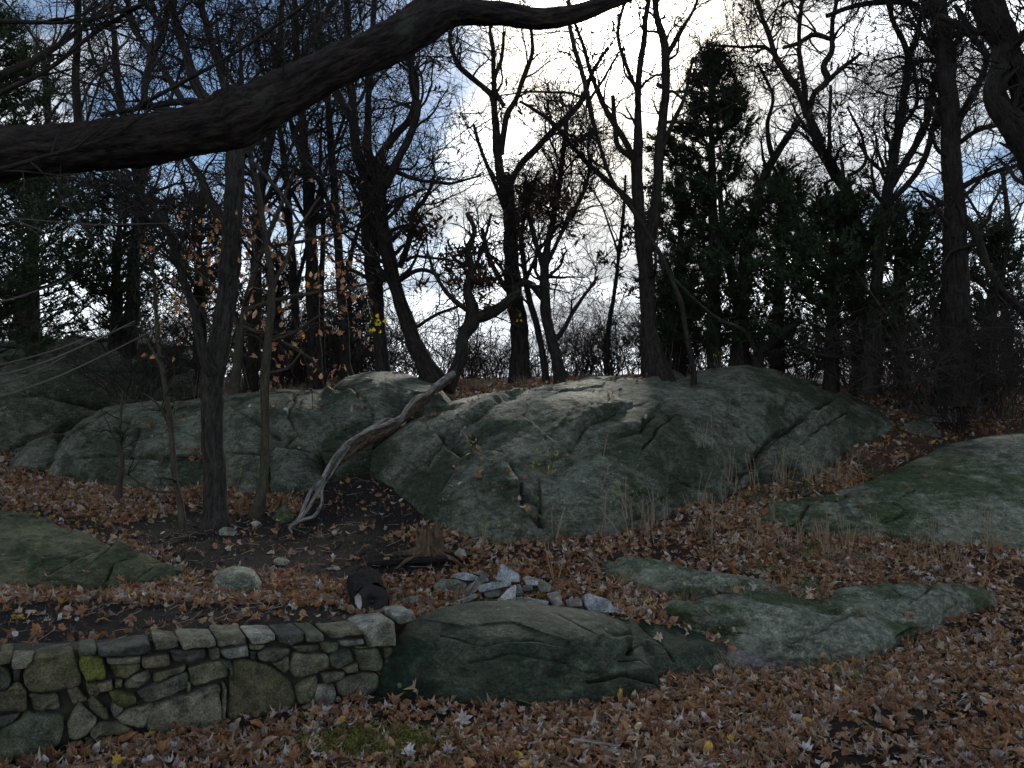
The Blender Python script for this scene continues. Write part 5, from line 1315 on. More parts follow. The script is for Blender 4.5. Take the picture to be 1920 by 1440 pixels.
tree('heavy twisted trunk bulging in from the right edge, nearest of the right hand trees', [(2160, 870, 110), (2110, 760, 95), (2060, 600, 85), (2010, 440, 76), (1965, 340, 70), (1925, 268, 66), (1885, 218, 50), (1862, 172, 44), (1878, 125, 44), (1885, 85, 54), (1862, 35, 60), (1850, -10, 56), (1845, -80, 50)],
  [[(1935, 285, 50, 9), (1925, 200, 48, 9), (1905, 130, 44, 9), (1885, 85, 40, 9)], [(1925, 200, 30, 9), (1950, 100, 30, 8.9), (1980, 0, 26, 8.8)], [(1895, 100, 20, 9), (1930, 60, 20, 8.8), (1980, 20, 16, 8.7)], [(1860, 30, 20, 9), (1835, 60, 14, 9), (1812, 45, 10, 9), (1790, 10, 8, 9)]],
  9.0, M_bark, n1=46, n2=300, n3=1500, l1=(.4, 1.2), seed=32, sides=24, step=.05, bark=.06, group=None, t0=.35)
# lesser trunks left of centre
for k, (lab, base, Yb, n3) in enumerate([
  ('straight black trunk just right of the slim smooth tree', [(590, 722, 36), (588, 640, 28), (586, 540, 27), (582, 430, 24), (575, 320, 20), (565, 200, 16), (555, 80, 12), (550, -40, 9)], 14.0, 1900),
  ('thin upright pole like trunk between two black trunks left of centre', [(606, 722, 12), (604, 640, 11), (602, 540, 10), (606, 430, 8), (600, 300, 6), (606, 200, 4)], 14.5, 500),
  ('leaning trunk with a splayed foot left of the twin stemmed tree', [(655, 722, 38), (648, 690, 24), (645, 620, 20), (640, 540, 20), (632, 440, 18), (625, 330, 16), (615, 200, 13), (600, 60, 9), (590, -40, 7)], 14.2, 1800),
  ('dark trunk close behind the slim smooth tree', [(560, 724, 24), (556, 660, 18), (552, 560, 17), (545, 440, 15), (535, 320, 13), (520, 200, 10), (510, 60, 7)], 14.6, 1400),
  ('tall tree with a dense twiggy crown at the upper left', [(240, 720, 34), (245, 600, 28), (252, 480, 24), (262, 380, 20), (250, 280, 18), (225, 180, 14), (215, 80, 11), (205, -40, 8)], 14.5, 2200),
  ('tree with a spreading crown behind the thick rough barked tree', [(470, 726, 30), (478, 640, 25), (480, 520, 23), (484, 400, 20), (500, 300, 18), (520, 200, 15), (525, 100, 12), (530, -20, 9)], 13.5, 2300),
  ('leaning back row tree at the far left edge', [(30, 660, 30), (40, 560, 24), (60, 460, 20), (85, 340, 16), (90, 220, 12), (80, 100, 9)], 15, 1500),
  ('slender tree in the gap between the central tree and the stout tree', [(1140, 712, 12), (1138, 640, 10), (1150, 560, 8), (1160, 480, 7), (1168, 400, 6), (1172, 330, 4)], 14.5, 600),
  ('dim tree trunk at the right edge behind the tangled shrubs', [(1895, 720, 20), (1890, 620, 16), (1880, 520, 13), (1890, 420, 10), (1880, 320, 7)], 14.5, 900),
]):
    lr = np.array(base, float)
    m = len(lr) // 2
    mx, my, mw = lr[m]
    limbs = [[(mx, my, mw * .6, Yb), (mx - 30, my - 90, mw * .45, Yb - .2), (mx - 80, my - 180, mw * .3, Yb - .3), (mx - 95, my - 290, mw * .2, Yb - .3)], [(lr[m - 1][0], lr[m - 1][1], mw * .6, Yb), (mx + 40, my - 10, mw * .4, Yb - .1), (mx + 75, my - 110, mw * .3, Yb), (mx + 110, my - 220, mw * .2, Yb)]]
    big = n3 > 1000
    tree(lab, base, limbs if big else limbs[:1], Yb, M_bark, n1=max(14, n3 // 45), n2=max(80, n3 // 6), n3=n3, l1=(.7, 2.4) if big else (.4, 1.2), seed=61 + k, group=BG, t0=.3, sides=10, step=.1)

# ------------------------------------------------------------------ junipers
def spray_mesh(points, g, size, blades=7):
    """little tufts of scale foliage: narrow blades round a short axis"""
    n = len(points)
    d = g.normal(size=(n, blades, 3)); d[..., 2] += 0.7
    d /= np.linalg.norm(d, axis=-1, keepdims=True)
    ln = size * g.uniform(.5, 1.3, (n, blades, 1))
    side = np.cross(d, g.normal(size=(n, blades, 3))); side /= np.linalg.norm(side, axis=-1, keepdims=True)
    st = points[:, None] + g.normal(size=(n, blades, 3)) * size * .35
    a = st - side * ln * .10; b = st + side * ln * .10
    m1 = st + d * ln * .55 + side * ln * .15; m2 = st + d * ln * .55 - side * ln * .15
    tip = st + d * ln
    V = np.stack([a, b, m1, tip, m2], 2).reshape(-1, 3)
    k = np.arange(n * blades) * 5
    Fq = np.stack([k, k + 1, k + 2, k + 4], -1); Ft = np.stack([k + 4, k + 2, k + 3], -1)
    return V, [Fq, Ft]

def tuft_group():
    coll = bpy.data.collections.new('tuft_shapes')
    for k in range(5):
        gg = np.random.default_rng(4000 + k)
        nb = 26
        u = np.linspace(0.02, .95, nb)
        ctr = np.stack([u, .06 * np.sin(u * 5 + k), .06 * np.cos(u * 4 + k)], -1)
        d = gg.normal(size=(nb, 3)) * .55; d[:, 0] = np.abs(d[:, 0]) + .45; d /= np.linalg.norm(d, axis=1, keepdims=True)
        ln = gg.uniform(.22, .5, (nb, 1)) * (1 - .5 * u[:, None])
        side = np.cross(d, gg.normal(size=(nb, 3))); side /= np.linalg.norm(side, axis=1, keepdims=True)
        V = np.stack([ctr, ctr + d * ln * .5 + side * ln * .13, ctr + d * ln, ctr + d * ln * .5 - side * ln * .13], 1).reshape(-1, 3)
        i = np.arange(nb) * 4
        me = raw_mesh('foliage_tuft', V, np.stack([i, i + 1, i + 2, i + 3], -1), M_cedar, False)
        coll.objects.link(bpy.data.objects.new('foliage_tuft', me))
    return gn_group('juniper_tufts', coll)
TUFT = tuft_group()
def juniper(label, cx, top, base_y, w, Y, seed, n=2600, lean=0.0, shape=.8, size=.11, name='juniper', group='dark junipers behind the outcrop', nb=110, low=.03):
    g = np.random.default_rng(seed)
    b = P(cx, base_y, Y); t_ = P(cx + lean, top, Y)
    H = t_[2] - b[2]; Wd = w * Y / F
    th = thing(name, b, label, 'tree', group)
    rows = np.array([[*(b - np.array([0, 0, .4])), .16], [*b, .14], [*(b + (t_ - b) * .4), .10], [*(b + (t_ - b) * .8), .04], [*t_, .012]])
    V, f, bk, c = limb_mesh(rows, .15, 10, .1, seed, .04)
    mesh_obj('trunk', V, f, M_bark, th, attrs={'bk': ('FLOAT_VECTOR', bk)})
    ax = resK(rows[1:], KP)
    u = low + (1 - low) * g.random(nb) ** .9
    i = np.minimum((u * (KP - 1)).astype(int), KP - 1)
    az = g.uniform(0, 2 * PI, nb)
    prof = np.clip((1 - u) ** shape * 1.25, 0.10, 1) * np.clip((u + .2) * 4, .6, 1)
    ln = Wd * prof * g.uniform(.4, 1.3, nb) * np.where(u > .9, .6, 1)
    K = 9
    br = np.empty((nb, K, 4)); pos = ax[i, :3].copy()
    el = g.uniform(.0, .75, nb)
    d = np.stack([np.cos(az) * np.cos(el), np.sin(az) * np.cos(el), np.sin(el)], -1)
    br[:, 0, :3] = pos; br[:, 0, 3] = .02
    for k in range(1, K):
        d = d + g.normal(size=d.shape) * .12 + np.array([0, 0, .07]); d /= np.linalg.norm(d, axis=1, keepdims=True)
        pos = pos + d * (ln / (K - 1))[:, None]
        br[:, k, :3] = pos; br[:, k, 3] = .02 * (1 - k / K)
    sub = grow(br, nb * 4, (.2, .6), .6, 5, (.4, .9), .2, .2, .2, seed + 1, .01, .004)
    batch_obj('branches', [br, sub], M_twig, th, [4, 3])['kind'] = 'stuff'
    nT = int(n * 0.46)
    nA = int(nT * .4); ii = g.integers(0, nb, nA); tt = (.35 + .65 * g.random(nA)) * (K - 1.001); a = tt.astype(int); fr = (tt - a)[:, None]
    pa = br[ii, a, :3] * (1 - fr) + br[ii, a + 1, :3] * fr; da = br[ii, a + 1, :3] - br[ii, a, :3]
    nB = nT - nA; ii = g.integers(0, len(sub), nB); tt = (.25 + .75 * g.random(nB)) * 3.999; a = tt.astype(int); fr = (tt - a)[:, None]
    pb = sub[ii, a, :3] * (1 - fr) + sub[ii, a + 1, :3] * fr; db = sub[ii, a + 1, :3] - sub[ii, a, :3]
    tip = P(cx + lean, top, Y) + g.normal(size=(30, 3)) * np.array([.05, .05, .22]) - np.array([0, 0, .25])
    pts = np.vstack([pa, pb, tip]); dd = np.vstack([da, db, np.tile([0, 0, .1], (30, 1))]); dd /= (np.linalg.norm(dd, axis=1, keepdims=True) + 1e-9)
    dd = dd + g.normal(size=dd.shape) * .45 + np.array([0, 0, .35])
    inst_obj('foliage', pts, dir_rot(dd, g), g.uniform(1.1, 2.6, len(pts)) * size, g.integers(0, 5, len(pts)), TUFT, th)
    return th
JG = 'dark junipers behind the outcrop'
juniper('tallest juniper, its ragged spire pointing at the clouds right of the sun', 1340, 92, 700, 150, 14.0, 501, 10500, -6, .62, .12, nb=150)
juniper('broad black juniper just right of the tall spire', 1455, 330, 705, 130, 14.5, 502, 2500, 10, .5, .12)
juniper('densest black juniper mass in the middle right', 1560, 395, 712, 170, 13.2, 503, 5000, 0, .35, .13, nb=170)
juniper('black juniper between the upright dark tree and the great straight trunk', 1690, 400, 716, 150, 13.8, 504, 3300, -10, .4, .13, nb=150)
juniper('lower juniper right of the great straight trunk', 1850, 430, 712, 100, 13.5, 505, 2200, 20, .5, .12)
juniper('thin juniper left of the tall spire', 1275, 330, 705, 60, 15, 506, 1500, 0, .6, .11)
juniper('dim juniper behind the twin stems of the stout tree', 1250, 540, 708, 100, 16, 507, 1400, 0, .5, .11)
LG = 'junipers and evergreens at the left'
juniper('wide evergreen behind the rock ridge at the left edge', 60, 300, 660, 190, 14, 511, 3400, 0, .4, .13, group=LG, nb=150)
juniper('evergreen with open sky gaps left of the sapling', 215, 345, 690, 150, 14.5, 512, 2500, 10, .45, .13, group=LG, nb=130)
juniper('evergreen behind the thick rough barked tree', 375, 370, 700, 120, 14.8, 513, 2600, 0, .5, .12, group=LG)
juniper('tall evergreen reaching the top left corner of the picture', -30, 20, 700, 130, 11, 514, 4200, 20, .3, .12, group=LG, nb=150)
juniper('low evergreen in the gap between the slim tree and the black trunks', 520, 480, 720, 90, 15.5, 515, 1700, 0, .5, .11, group=LG)
juniper('faint evergreen beyond the leaning trunks left of centre', 655, 520, 720, 80, 17, 516, 1100, 0, .5, .11, group=LG)

# ------------------------------------------------------------------ shrubs
def shrub(label, cx, py, Y, h, w, seed, stems=26, mat=None, n2=260, n3=900, group=None, name='shrub', leafy=0, leafmat=None):
    g = np.random.default_rng(seed)
    b = P(cx, py, Y)
    th = thing(name, b, label, 'shrub', group)
    K = 10
    st = np.empty((stems, K, 4))
    az = g.uniform(0, 2 * PI, stems); sp = g.uniform(.05, .55, stems)
    pos = b + np.stack([np.cos(az), np.sin(az), 0 * az], -1) * (w * .35 * g.random(stems))[:, None] - np.array([0, 0, .08])
    d = np.stack([np.cos(az) * np.sin(sp), np.sin(az) * np.sin(sp), np.cos(sp)], -1)
    ln = h * g.uniform(.6, 1.15, stems)
    st[:, 0, :3] = pos; st[:, 0, 3] = .011
    for k in range(1, K):
        d = d + g.normal(size=d.shape) * .22 + np.array([0, 0, -.03]); d /= np.linalg.norm(d, axis=1, keepdims=True)
        pos = pos + d * (ln / (K - 1))[:, None]
        st[:, k, :3] = pos; st[:, k, 3] = .011 * (1 - .7 * k / K)
    B = grow(st, n2, (.25 * h, .6 * h), .6, 7, (.3, .9), .1, .2, .15, seed + 1, .006, .0035)
    C = grow(B, n3, (.12 * h, .32 * h), .7, 5, (.3, .9), .1, .25, .1, seed + 2, .004, .0028)
    batch_obj('stems', [st], mat or M_twig_red, th, [4])['kind'] = 'stuff'
    batch_obj('side_shoots', [B], mat or M_twig_red, th, [3])['kind'] = 'stuff'
    twig_obj(C[::4], mat or M_twig_red, th, seed, 1.7)
    if leafy:
        ii = g.integers(0, len(C), leafy); kk = g.integers(1, 5, leafy)
        V, f = spray_mesh(C[ii, kk, :3], g, .05, 4)
        o = mesh_obj('foliage', V, f, leafmat or M_leaf_dark, th, smooth_=False); o['kind'] = 'stuff'
    return th
SG = 'bare shrubs along the hilltop'
shr = [
 ('tangled brown shrub filling the right edge above the slab', 1880, 775, 12.2, 1.9, 1.6, 34, 300, 1700, 0),
 ('largest tangled brown shrub below the great straight trunk', 1770, 765, 12.4, 1.8, 2.4, 40, 360, 1900, 0),
 ('low spreading shrub in front of the black junipers', 1660, 735, 13.2, 1.6, 2.2, 30, 260, 1200, 0),
 ('thin thorny shrub at the right end of the layered slab', 1800, 800, 12.0, 1.1, .6, 14, 120, 350, 0),
 ('shrub behind the crest left of the stout tree', 1150, 716, 14.6, 1.5, 1.2, 22, 240, 900, 160),
 ('shrub right of the stout tree behind the small green rock', 1300, 712, 14.6, 1.4, 1.2, 22, 240, 900, 120),
 ('shrub at the foot of the central straight tree', 930, 722, 15.2, 1.1, 1.4, 24, 260, 1000, 120),
 ('shrub between the dead stem and the leaning trunk', 850, 722, 15.4, 1.2, 1.2, 20, 220, 800, 100),
 ('shrub right of the forked dark stem', 1090, 716, 15.0, 1.2, 1.2, 20, 220, 800, 100),
 ('shrub left of the leaning trunk with the wide foot', 690, 724, 15.6, 1.2, 1.3, 20, 220, 800, 80),
 ('shrub behind the slim smooth tree on the hilltop', 540, 735, 14.6, 1.1, 1.3, 22, 220, 900, 140),
 ('shrub growing out of the dark ridge left of the thick tree', 260, 740, 12.9, 1.4, 1.2, 24, 240, 900, 60),
 ('twiggy shrub behind the summit of the great outcrop', 1440, 708, 14.8, 1.3, 1.2, 22, 240, 900, 80),
 ('bushy shrub between the paired trunks and the black junipers', 1510, 716, 14.2, 1.5, 1.3, 24, 260, 900, 80),
]
for k, (lab, cx, py, Y, h, w, st_, n2, n3, lf) in enumerate(shr):
    shrub(lab, cx, py, Y, h, w, 700 + k * 5, st_, None if k < 3 else M_twig, n2, n3, SG, leafy=lf)
# far undergrowth nobody could count
g = np.random.default_rng(900)
nU = 1700
ux = np.where(g.random(nU) < .3, g.uniform(-15, -3, nU), g.uniform(-17, 17, nU)); uy = g.uniform(17, 23, nU); uz = ground_z(ux, uy)
K = 8
st = np.empty((nU, K, 4)); pos = np.stack([ux, uy, uz - .1], -1); d = g.normal(size=(nU, 3)) * .3 + np.array([0, 0, 1]); d /= np.linalg.norm(d, axis=1, keepdims=True)
ln = g.uniform(1.0, 3.3, nU) * (0.75 + .35 * vnoise(np.stack([ux * .35, uy * 0, ux * 0], -1), 4))
st[:, 0, :3] = pos; st[:, 0, 3] = .014
for k in range(1, K):
    d = d + g.normal(size=d.shape) * .26; d /= np.linalg.norm(d, axis=1, keepdims=True)
    pos = pos + d * (ln / (K - 1))[:, None]; st[:, k, :3] = pos; st[:, k, 3] = .014 * (1 - .7 * k / K)
U1 = grow(st, 5200, (.5, 1.6), .6, 6, (.4, 1.2), .1, .36, .1, 901, .009, .005)
o = batch_obj('undergrowth', [st, U1], M_twig, None, [3, 3])
U2 = grow(U1, 6000, (.3, .9), .7, 4, (.3, .9), .1, .25, .1, 902, .006, .0042)
o2 = inst_obj('undergrowth_twigs', U2[:, 0, :3], dir_rot(U2[:, 2, :3] - U2[:, 0, :3], g), np.linalg.norm(U2[:, -1, :3] - U2[:, 0, :3], axis=1) * 1.4, g.integers(0, 6, len(U2)), twig_group(M_twig), None)
props(o2, 'fine tangle of twigs topping the far undergrowth', 'undergrowth', None, 'stuff')
props(o, 'far tangle of bare undergrowth on the hilltop behind all the trees', 'undergrowth', None, 'stuff')

# ------------------------------------------------------------------ leaves
def leaf_shape(kind, g, res=1):
    if kind == 'maple':
        ang = np.array([-90, -60, -28, -12, 8, 28, 44, 60, 74, 90, 106, 120, 136, 152, 172, 192, 208, 240]) * PI / 180
        rad = np.array([.28, .42, .62, .40, .92, .55, .52, .78, .60, 1.05, .60, .78, .52, .55, .92, .40, .62, .42])
    elif kind == 'oak':
        ang = np.linspace(-90, 270, 19)[:-1] * PI / 180
        rad = np.array([.3, .30, .36, .30, .42, .36, .55, .62, .7, 1.15, .7, .62, .55, .36, .42, .30, .36, .30]) * 1.0
    else:
        ang = np.linspace(-90, 270, 13)[:-1] * PI / 180
        rad = np.array([.75, .5, .42, .42, .5, .7, 1.0, .7, .5, .42, .42, .5])
    rad = rad * g.uniform(.85, 1.15, len(rad))
    x = rad * np.cos(ang); y = rad * np.sin(ang)
    pts = np.vstack([[0, 0], np.stack([x, y], -1) * .5, np.stack([x, y], -1)])
    cx_, cy_ = g.uniform(-1.1, 1.6), g.uniform(-.9, 1.2)
    z = cx_ * pts[:, 0] ** 2 * .8 + cy_ * pts[:, 1] ** 2 * .5 + np.abs(pts[:, 0]) * g.uniform(-.2, .4) + g.normal(0, .05, len(pts))
    V = np.column_stack([pts, z - z.mean()]) * .5
    n = len(ang); i = np.arange(n); j = (i + 1) % n
    tri = np.stack([np.zeros(n, int), 1 + i, 1 + j], -1)
    quad = np.stack([1 + i, 1 + n + i, 1 + n + j, 1 + j], -1)
    return V, [quad, tri]
g = np.random.default_rng(55)
leafcol = bpy.data.collections.new('leaf_shapes')
LEAFM = []
for k in range(14):
    V, f = leaf_shape(['maple', 'maple', 'oak', 'oval'][k % 4], g)
    me = raw_mesh('leaf', V, f, M_leaf, False)
    LEAFM.append(me)
    leafcol.objects.link(bpy.data.objects.new('leaf_shape', me))

def scatter(n, xr, yr):
    X = g.uniform(*xr, n); Y = g.uniform(*yr, n)
    Z = ground_z(X, Y)
    V = np.stack([X, Y, Z], -1)
    px, py = proj(V)
    keep = (px > -420) & (px < 2450) & (py < 1750)
    keep &= rock_top(X, Y) < Z + 0.05
    keep &= g.random(n) < leaf_density(V)
    # not inside the wall
    dw = (V - WO) @ WN; uw = (V - WO) @ WU
    keep &= ~((dw < 0.02) & (dw > -0.30) & (uw < topz[-1, 0]))
    return V[keep]
S = [scatter(48000, (-4.6, 6.4), (3.2, 7.0)), scatter(52000, (-7.8, 9.0), (7.0, 11)), scatter(28000, (-9, 10.5), (11, 15.5))]
big = np.vstack(S)
# drifts of leaves on the rock, caught in hollows
nr_ = 16000
X = g.uniform(-5.5, 5.5, nr_); Y = g.uniform(6.0, 13, nr_)
Zr = rock_top(X, Y); Vr = np.stack([X, Y, Zr + .01], -1)
pxr, pyr = proj(Vr)
# leaves lodged in the seams between the low ledges
SEAMS = [([(1240, 1105), (1300, 1112), (1400, 1108), (1470, 1102), (1540, 1125)], 5), ([(1200, 1150), (1250, 1165), (1330, 1195), (1380, 1215)], 5), ([(1540, 1140), (1640, 1150), (1735, 1158)], 4), ([(880, 820), (910, 862)], 6), ([(960, 940), (1015, 985)], 6), ([(1420, 880), (1500, 884)], 6), ([(350, 848), (430, 850)], 8)]
m0 = np.zeros(nr_, bool)
for ln_, w_ in SEAMS:
    m0 |= poly_dist(pxr, pyr, ln_)[0] < w_
m = m0 | (Zr > -1) & (Zr > ground_z(X, Y)) & (fbm(Vr * 1.4, 3, 88) > .12) & (g.random(nr_) < .10)
Vr = Vr[m]
pts = np.vstack([big, Vr])
pts[:, 2] += g.uniform(0.004, 0.035, len(pts))
npt = len(pts)
rot = np.stack([g.normal(0, .68, npt), g.normal(0, .68, npt), g.uniform(0, 2 * PI, npt)], -1)
scl = .045 + .085 * g.random(npt) ** 1.3 * (1 + .25 * (g.random(npt) < .1))
idx = g.integers(0, len(LEAFM), npt)
# the 290 that show largest are leaves of their own
px, py = proj(pts)
vis = (px > 5) & (px < 1915) & (py < 1435) & (pts[:, 1] < 5.2) & (rock_top(pts[:, 0], pts[:, 1]) < 0)
ind = np.where(vis)[0]
ind = ind[np.argsort(-(scl[ind] / pts[ind, 1]))][:290]
for i_ in ind:
    o = bpy.data.objects.new('leaf', LEAFM[idx[i_]]); COL.objects.link(o)
    o.location = pts[i_] + np.array([0, 0, .012]); o.rotation_euler = rot[i_] * np.array([.7, .7, 1]); s = scl[i_]; o.scale = (s, s, s); o.parent = ground
keep = np.ones(npt, bool); keep[ind] = False
litter = inst_obj('fallen_leaves', pts[keep], rot[keep], scl[keep], idx[keep], gn_group('scatter_leaves', leafcol), None)
props(litter, 'thick litter of brown and tan fallen leaves over the slope and foreground', 'leaves', None, 'stuff')

# leaves still hanging on the left middle trees
HM = []
for k in range(4):
    V, f = leaf_shape(['maple', 'oval'][k % 2], g); HM.append(raw_mesh('leaf', V, f, M_leaf_hang, False))
def hang(label, n, box, size, mesh_list=HM, density=1.0):
    t, A, B, C = ALL_TWIGS[label]
    tips = np.concatenate([C[:, -1, :3], C[:, 2, :3]])
    px, py = proj(tips)
    m = (px > box[0]) & (px < box[2]) & (py > box[1]) & (py < box[3])
    m &= fbm(tips * 1.3, 2, 7) > -.6
    c = tips[m]
    if len(c) == 0: return
    c = c[g.permutation(len(c))[:n]]
    org = np.array(t.location)
    for q in c:
        o = bpy.data.objects.new('leaf', mesh_list[int(g.integers(len(mesh_list)))]); COL.objects.link(o)
        s = g.uniform(*size); o.scale = (s, s, s)
        o.location = q - org - np.array([0, 0, s * .3]); o.rotation_euler = (g.uniform(.8, 2.2), g.normal(0, .5), g.uniform(0, 6.3)); o.parent = t
# a leafy low maple whose fine branches carry the orange leaves
ORANGE = 'slender tree still holding orange leaves right of the thick rough tree'
tree(ORANGE, [(440, 742, 28), (444, 690, 22), (452, 620, 18), (468, 540, 14), (500, 450, 10), (530, 380, 8), (560, 300, 6)],
  [[(446, 680, 9), (420, 640, 7), (390, 600, 6), (365, 560, 4)], [(462, 580, 9), (540, 560, 7), (620, 545, 6), (700, 530, 4)], [(450, 630, 9), (420, 560, 7), (350, 500, 6), (280, 470, 4)], [(480, 500, 8), (470, 440, 6), (430, 400, 4)], [(490, 470, 8), (580, 450, 6), (650, 430, 5), (700, 390, 3)], [(452, 610, 8), (520, 640, 6), (580, 670, 5), (600, 700, 3)]],
  12.9, M_bark_smooth, name='young_maple', n1=60, n2=330, n3=3600, l1=(.6, 1.6), l2=(.3, .9), l3=(.12, .3), seed=92, t0=.1, sides=8, bark=.03, wob=.03, trop=.05)
hang(ORANGE, 298, (250, 380, 720, 730), (.10, .17))
hang('slim smooth pale trunk right of the thick rough tree, leaning slightly', 110, (440, 330, 700, 720), (.07, .12))
SAP = 'thin crooked sapling in the leaves left of the thick rough tree'
hang(SAP, 8, (100, 560, 420, 700), (.08, .12))
# withered dark leaves clinging to the central trees
def cling(label, n, size, box, seed, mat=M_leaf_dark):
    t, A, B, C = ALL_TWIGS[label]
    gg = np.random.default_rng(seed)
    pool = np.concatenate([C[:, -1, :3], C[:, 2, :3]])
    px, py = proj(pool)
    m = (px > box[0]) & (px < box[2]) & (py > box[1]) & (py < box[3]) & (fbm(pool * 1.4, 2, seed) > .12)
    pool = pool[m]
    if len(pool) == 0: return
    q = pool[gg.integers(0, len(pool), n)] + gg.normal(size=(n, 3)) * .05
    V, f = spray_mesh(q, gg, size, 2)
    o = mesh_obj('withered_leaves', V, f, mat, t, smooth_=False); o['kind'] = 'stuff'
cling('leaning dark trunk with a wide foot, just left of the crooked dead stem', 500, .13, (760, 400, 950, 650), 3)
cling('forked dark stem rising right of the central straight tree', 420, .12, (950, 350, 1150, 640), 4)
cling('tall straight tree at the centre forking high into curved arms', 160, .12, (850, 150, 1120, 420), 5)
cling('slender tree in the gap between the central tree and the stout tree', 250, .12, (1080, 350, 1250, 640), 6)
cling('winding tree right of the tall juniper, its crown curling in many arms', 150, .12, (1350, 0, 1650, 300), 8)
cling('twin stemmed dark tree left of centre, its upright stem', 300, .10, (560, 100, 900, 500), 9, M_leaf_dark)

# ------------------------------------------------------------------ charred log, stump, fallen branch
def log_():
    a = P(684, 1104, 6.6); b = P(697, 1136, 5.95)
    c = (a + b) / 2
    t = thing('charred_log', b, 'short black charred log lying above the right end of the wall, cut end forward', 'log')
    a = a + [0, 0, .06]; b = b + [0, 0, .03]
    rows = np.array([[*a, .13], [*(a + (b - a) * .5), .14], [*b, .135]])
    V, f, bk, cc = limb_mesh(rows, .02, 40, .07, 9, 0)
    V = V[:-1]
    mesh_obj('bark', V, [f[0]], M_char, t, attrs={'bk': ('FLOAT_VECTOR', bk[:-1])})
    n = 40
    d = (b - a) / np.linalg.norm(b - a)
    for end, nm in ((b, 'cut_end'), (a, 'cut_end')):
        s = 1 if end is b else -1
        U = np.cross(d, [0, 0, 1]); U /= np.linalg.norm(U); W = np.cross(U, d)
        an = np.arange(n) / n * 2 * PI
        R = []
        for r, off in ((.132, -.006), (.122, .004), (.07, .008), (.02, .0)):
            rr_ = r * (1 + .04 * np.sin(an * 5 + r * 9))
            R.append(end + s * d * off + U * (rr_ * np.cos(an))[:, None] + W * (rr_ * np.sin(an))[:, None])
        R = np.array(R); V = np.vstack([R.reshape(-1, 3), end + s * d * .004])
        fq = grid_faces(4, n, True); i = np.arange(n); tri = np.stack([3 * n + i, 3 * n + (i + 1) % n, np.full(n, 4 * n)], -1)
        mesh_obj(nm, V, [fq, tri], M_cutwood, t)
    # highlight painted as a pale wood patch, left side of the cut end
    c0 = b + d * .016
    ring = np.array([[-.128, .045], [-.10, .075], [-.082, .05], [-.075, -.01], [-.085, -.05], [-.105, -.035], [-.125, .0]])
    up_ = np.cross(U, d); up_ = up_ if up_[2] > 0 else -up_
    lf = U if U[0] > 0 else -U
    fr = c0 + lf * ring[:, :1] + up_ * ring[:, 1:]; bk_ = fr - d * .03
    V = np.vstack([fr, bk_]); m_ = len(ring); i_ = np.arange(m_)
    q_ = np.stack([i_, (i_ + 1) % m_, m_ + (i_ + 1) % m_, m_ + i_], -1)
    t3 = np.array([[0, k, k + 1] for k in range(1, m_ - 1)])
    mesh_obj('highlight_patch', V, [q_, t3], M_wood_highlight, t)
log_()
def stump():
    b = P(805, 1042, 7.35); H = .26
    t = thing('tree_stump', b, 'small weathered stump with splintered sides in front of the great outcrop', 'stump')
    n = 72; zs = np.linspace(-.12, 1, 22)
    R = []
    an = np.arange(n) / n * 2 * PI
    for z in zs:
        fl = .115 + .06 * np.clip(.5 - z, 0, 1) ** 1.6 * (1 + .9 * np.cos(an * 3 + 1)) 
        rib = .013 * np.abs(np.sin(an * 11 + 2 * np.sin(an * 3))) + .006 * np.sin(an * 23)
        top = 0 if z < 1 else 0
        zz = z * H + (z ** 3) * (.035 * np.sin(an * 7) + .02 * np.sin(an * 17 + 1) + .03 * np.cos(an))
        r = fl + rib
        R.append(np.stack([b[0] + r * np.cos(an), b[1] + r * np.sin(an), b[2] + zz], -1))
    R = np.array(R)
    in1 = b * np.array([1, 1, 1]) + (R[-1] - b) * np.array([.72, .72, .86]); in2 = b + (R[-1] - b) * np.array([.4, .4, .6])
    R = np.concatenate([R, in1[None], in2[None]]); V = R.reshape(-1, 3)
    bk = np.stack([np.tile(np.cos(an), len(R)) * .12, np.tile(np.sin(an), len(R)) * .12, np.repeat(np.linspace(0, .08, len(R)), n)], -1)
    V2 = np.vstack([V, R[-1].mean(0)]); i = np.arange(n); tri = np.stack([(len(R) - 1) * n + i, (len(R) - 1) * n + (i + 1) % n, np.full(n, len(V))], -1)
    mesh_obj('splintered_wood', V2, [grid_faces(len(R), n, True), tri], M_wood_brown, t, attrs={'bk': ('FLOAT_VECTOR', np.vstack([bk, bk[-1:]]))})
    for k, (az, L) in enumerate(((.2, .4), (2.9, .35), (-.7, .3), (-2.2, .28))):
        p = np.array([b + np.array([math.cos(az), math.sin(az), 0]) * q for q in (.08, .16, .16 + L * .5, .16 + L)]); p[:, 2] += [.09, .03, .005, -.05]
        rows = np.column_stack([p, [.035, .028, .018, .008]])
        V, f, bk, c = limb_mesh(rows, .03, 10, .12, 40 + k, .02)
        mesh_obj('root', V, f, M_wood_brown, t, attrs={'bk': ('FLOAT_VECTOR', bk)})
stump()
def stick(name, tr, mat, label, cat='stick', group='fallen sticks'):
    rows = path3(tr, 7)
    V, f, bk, c = limb_mesh(rows, .04, 8, .12, 7, .01)
    o = mesh_obj(name, V, f, mat, None, rows[0, :3], attrs={'bk': ('FLOAT_VECTOR', bk)})
    props(o, label, cat, group)
stick('fallen_branch', [(1075, 1388, 6, 4.55), (1110, 1391, 6, 4.53), (1160, 1400, 5, 4.47)], M_bark_silver, 'pale bare stick lying in the foreground leaves')
stick('fallen_branch', [(1195, 712, 16, 13.0), (1225, 704, 22, 13.0), (1245, 693, 10, 13.0)], M_bark, 'black fallen branch piece on the crest of the great outcrop')
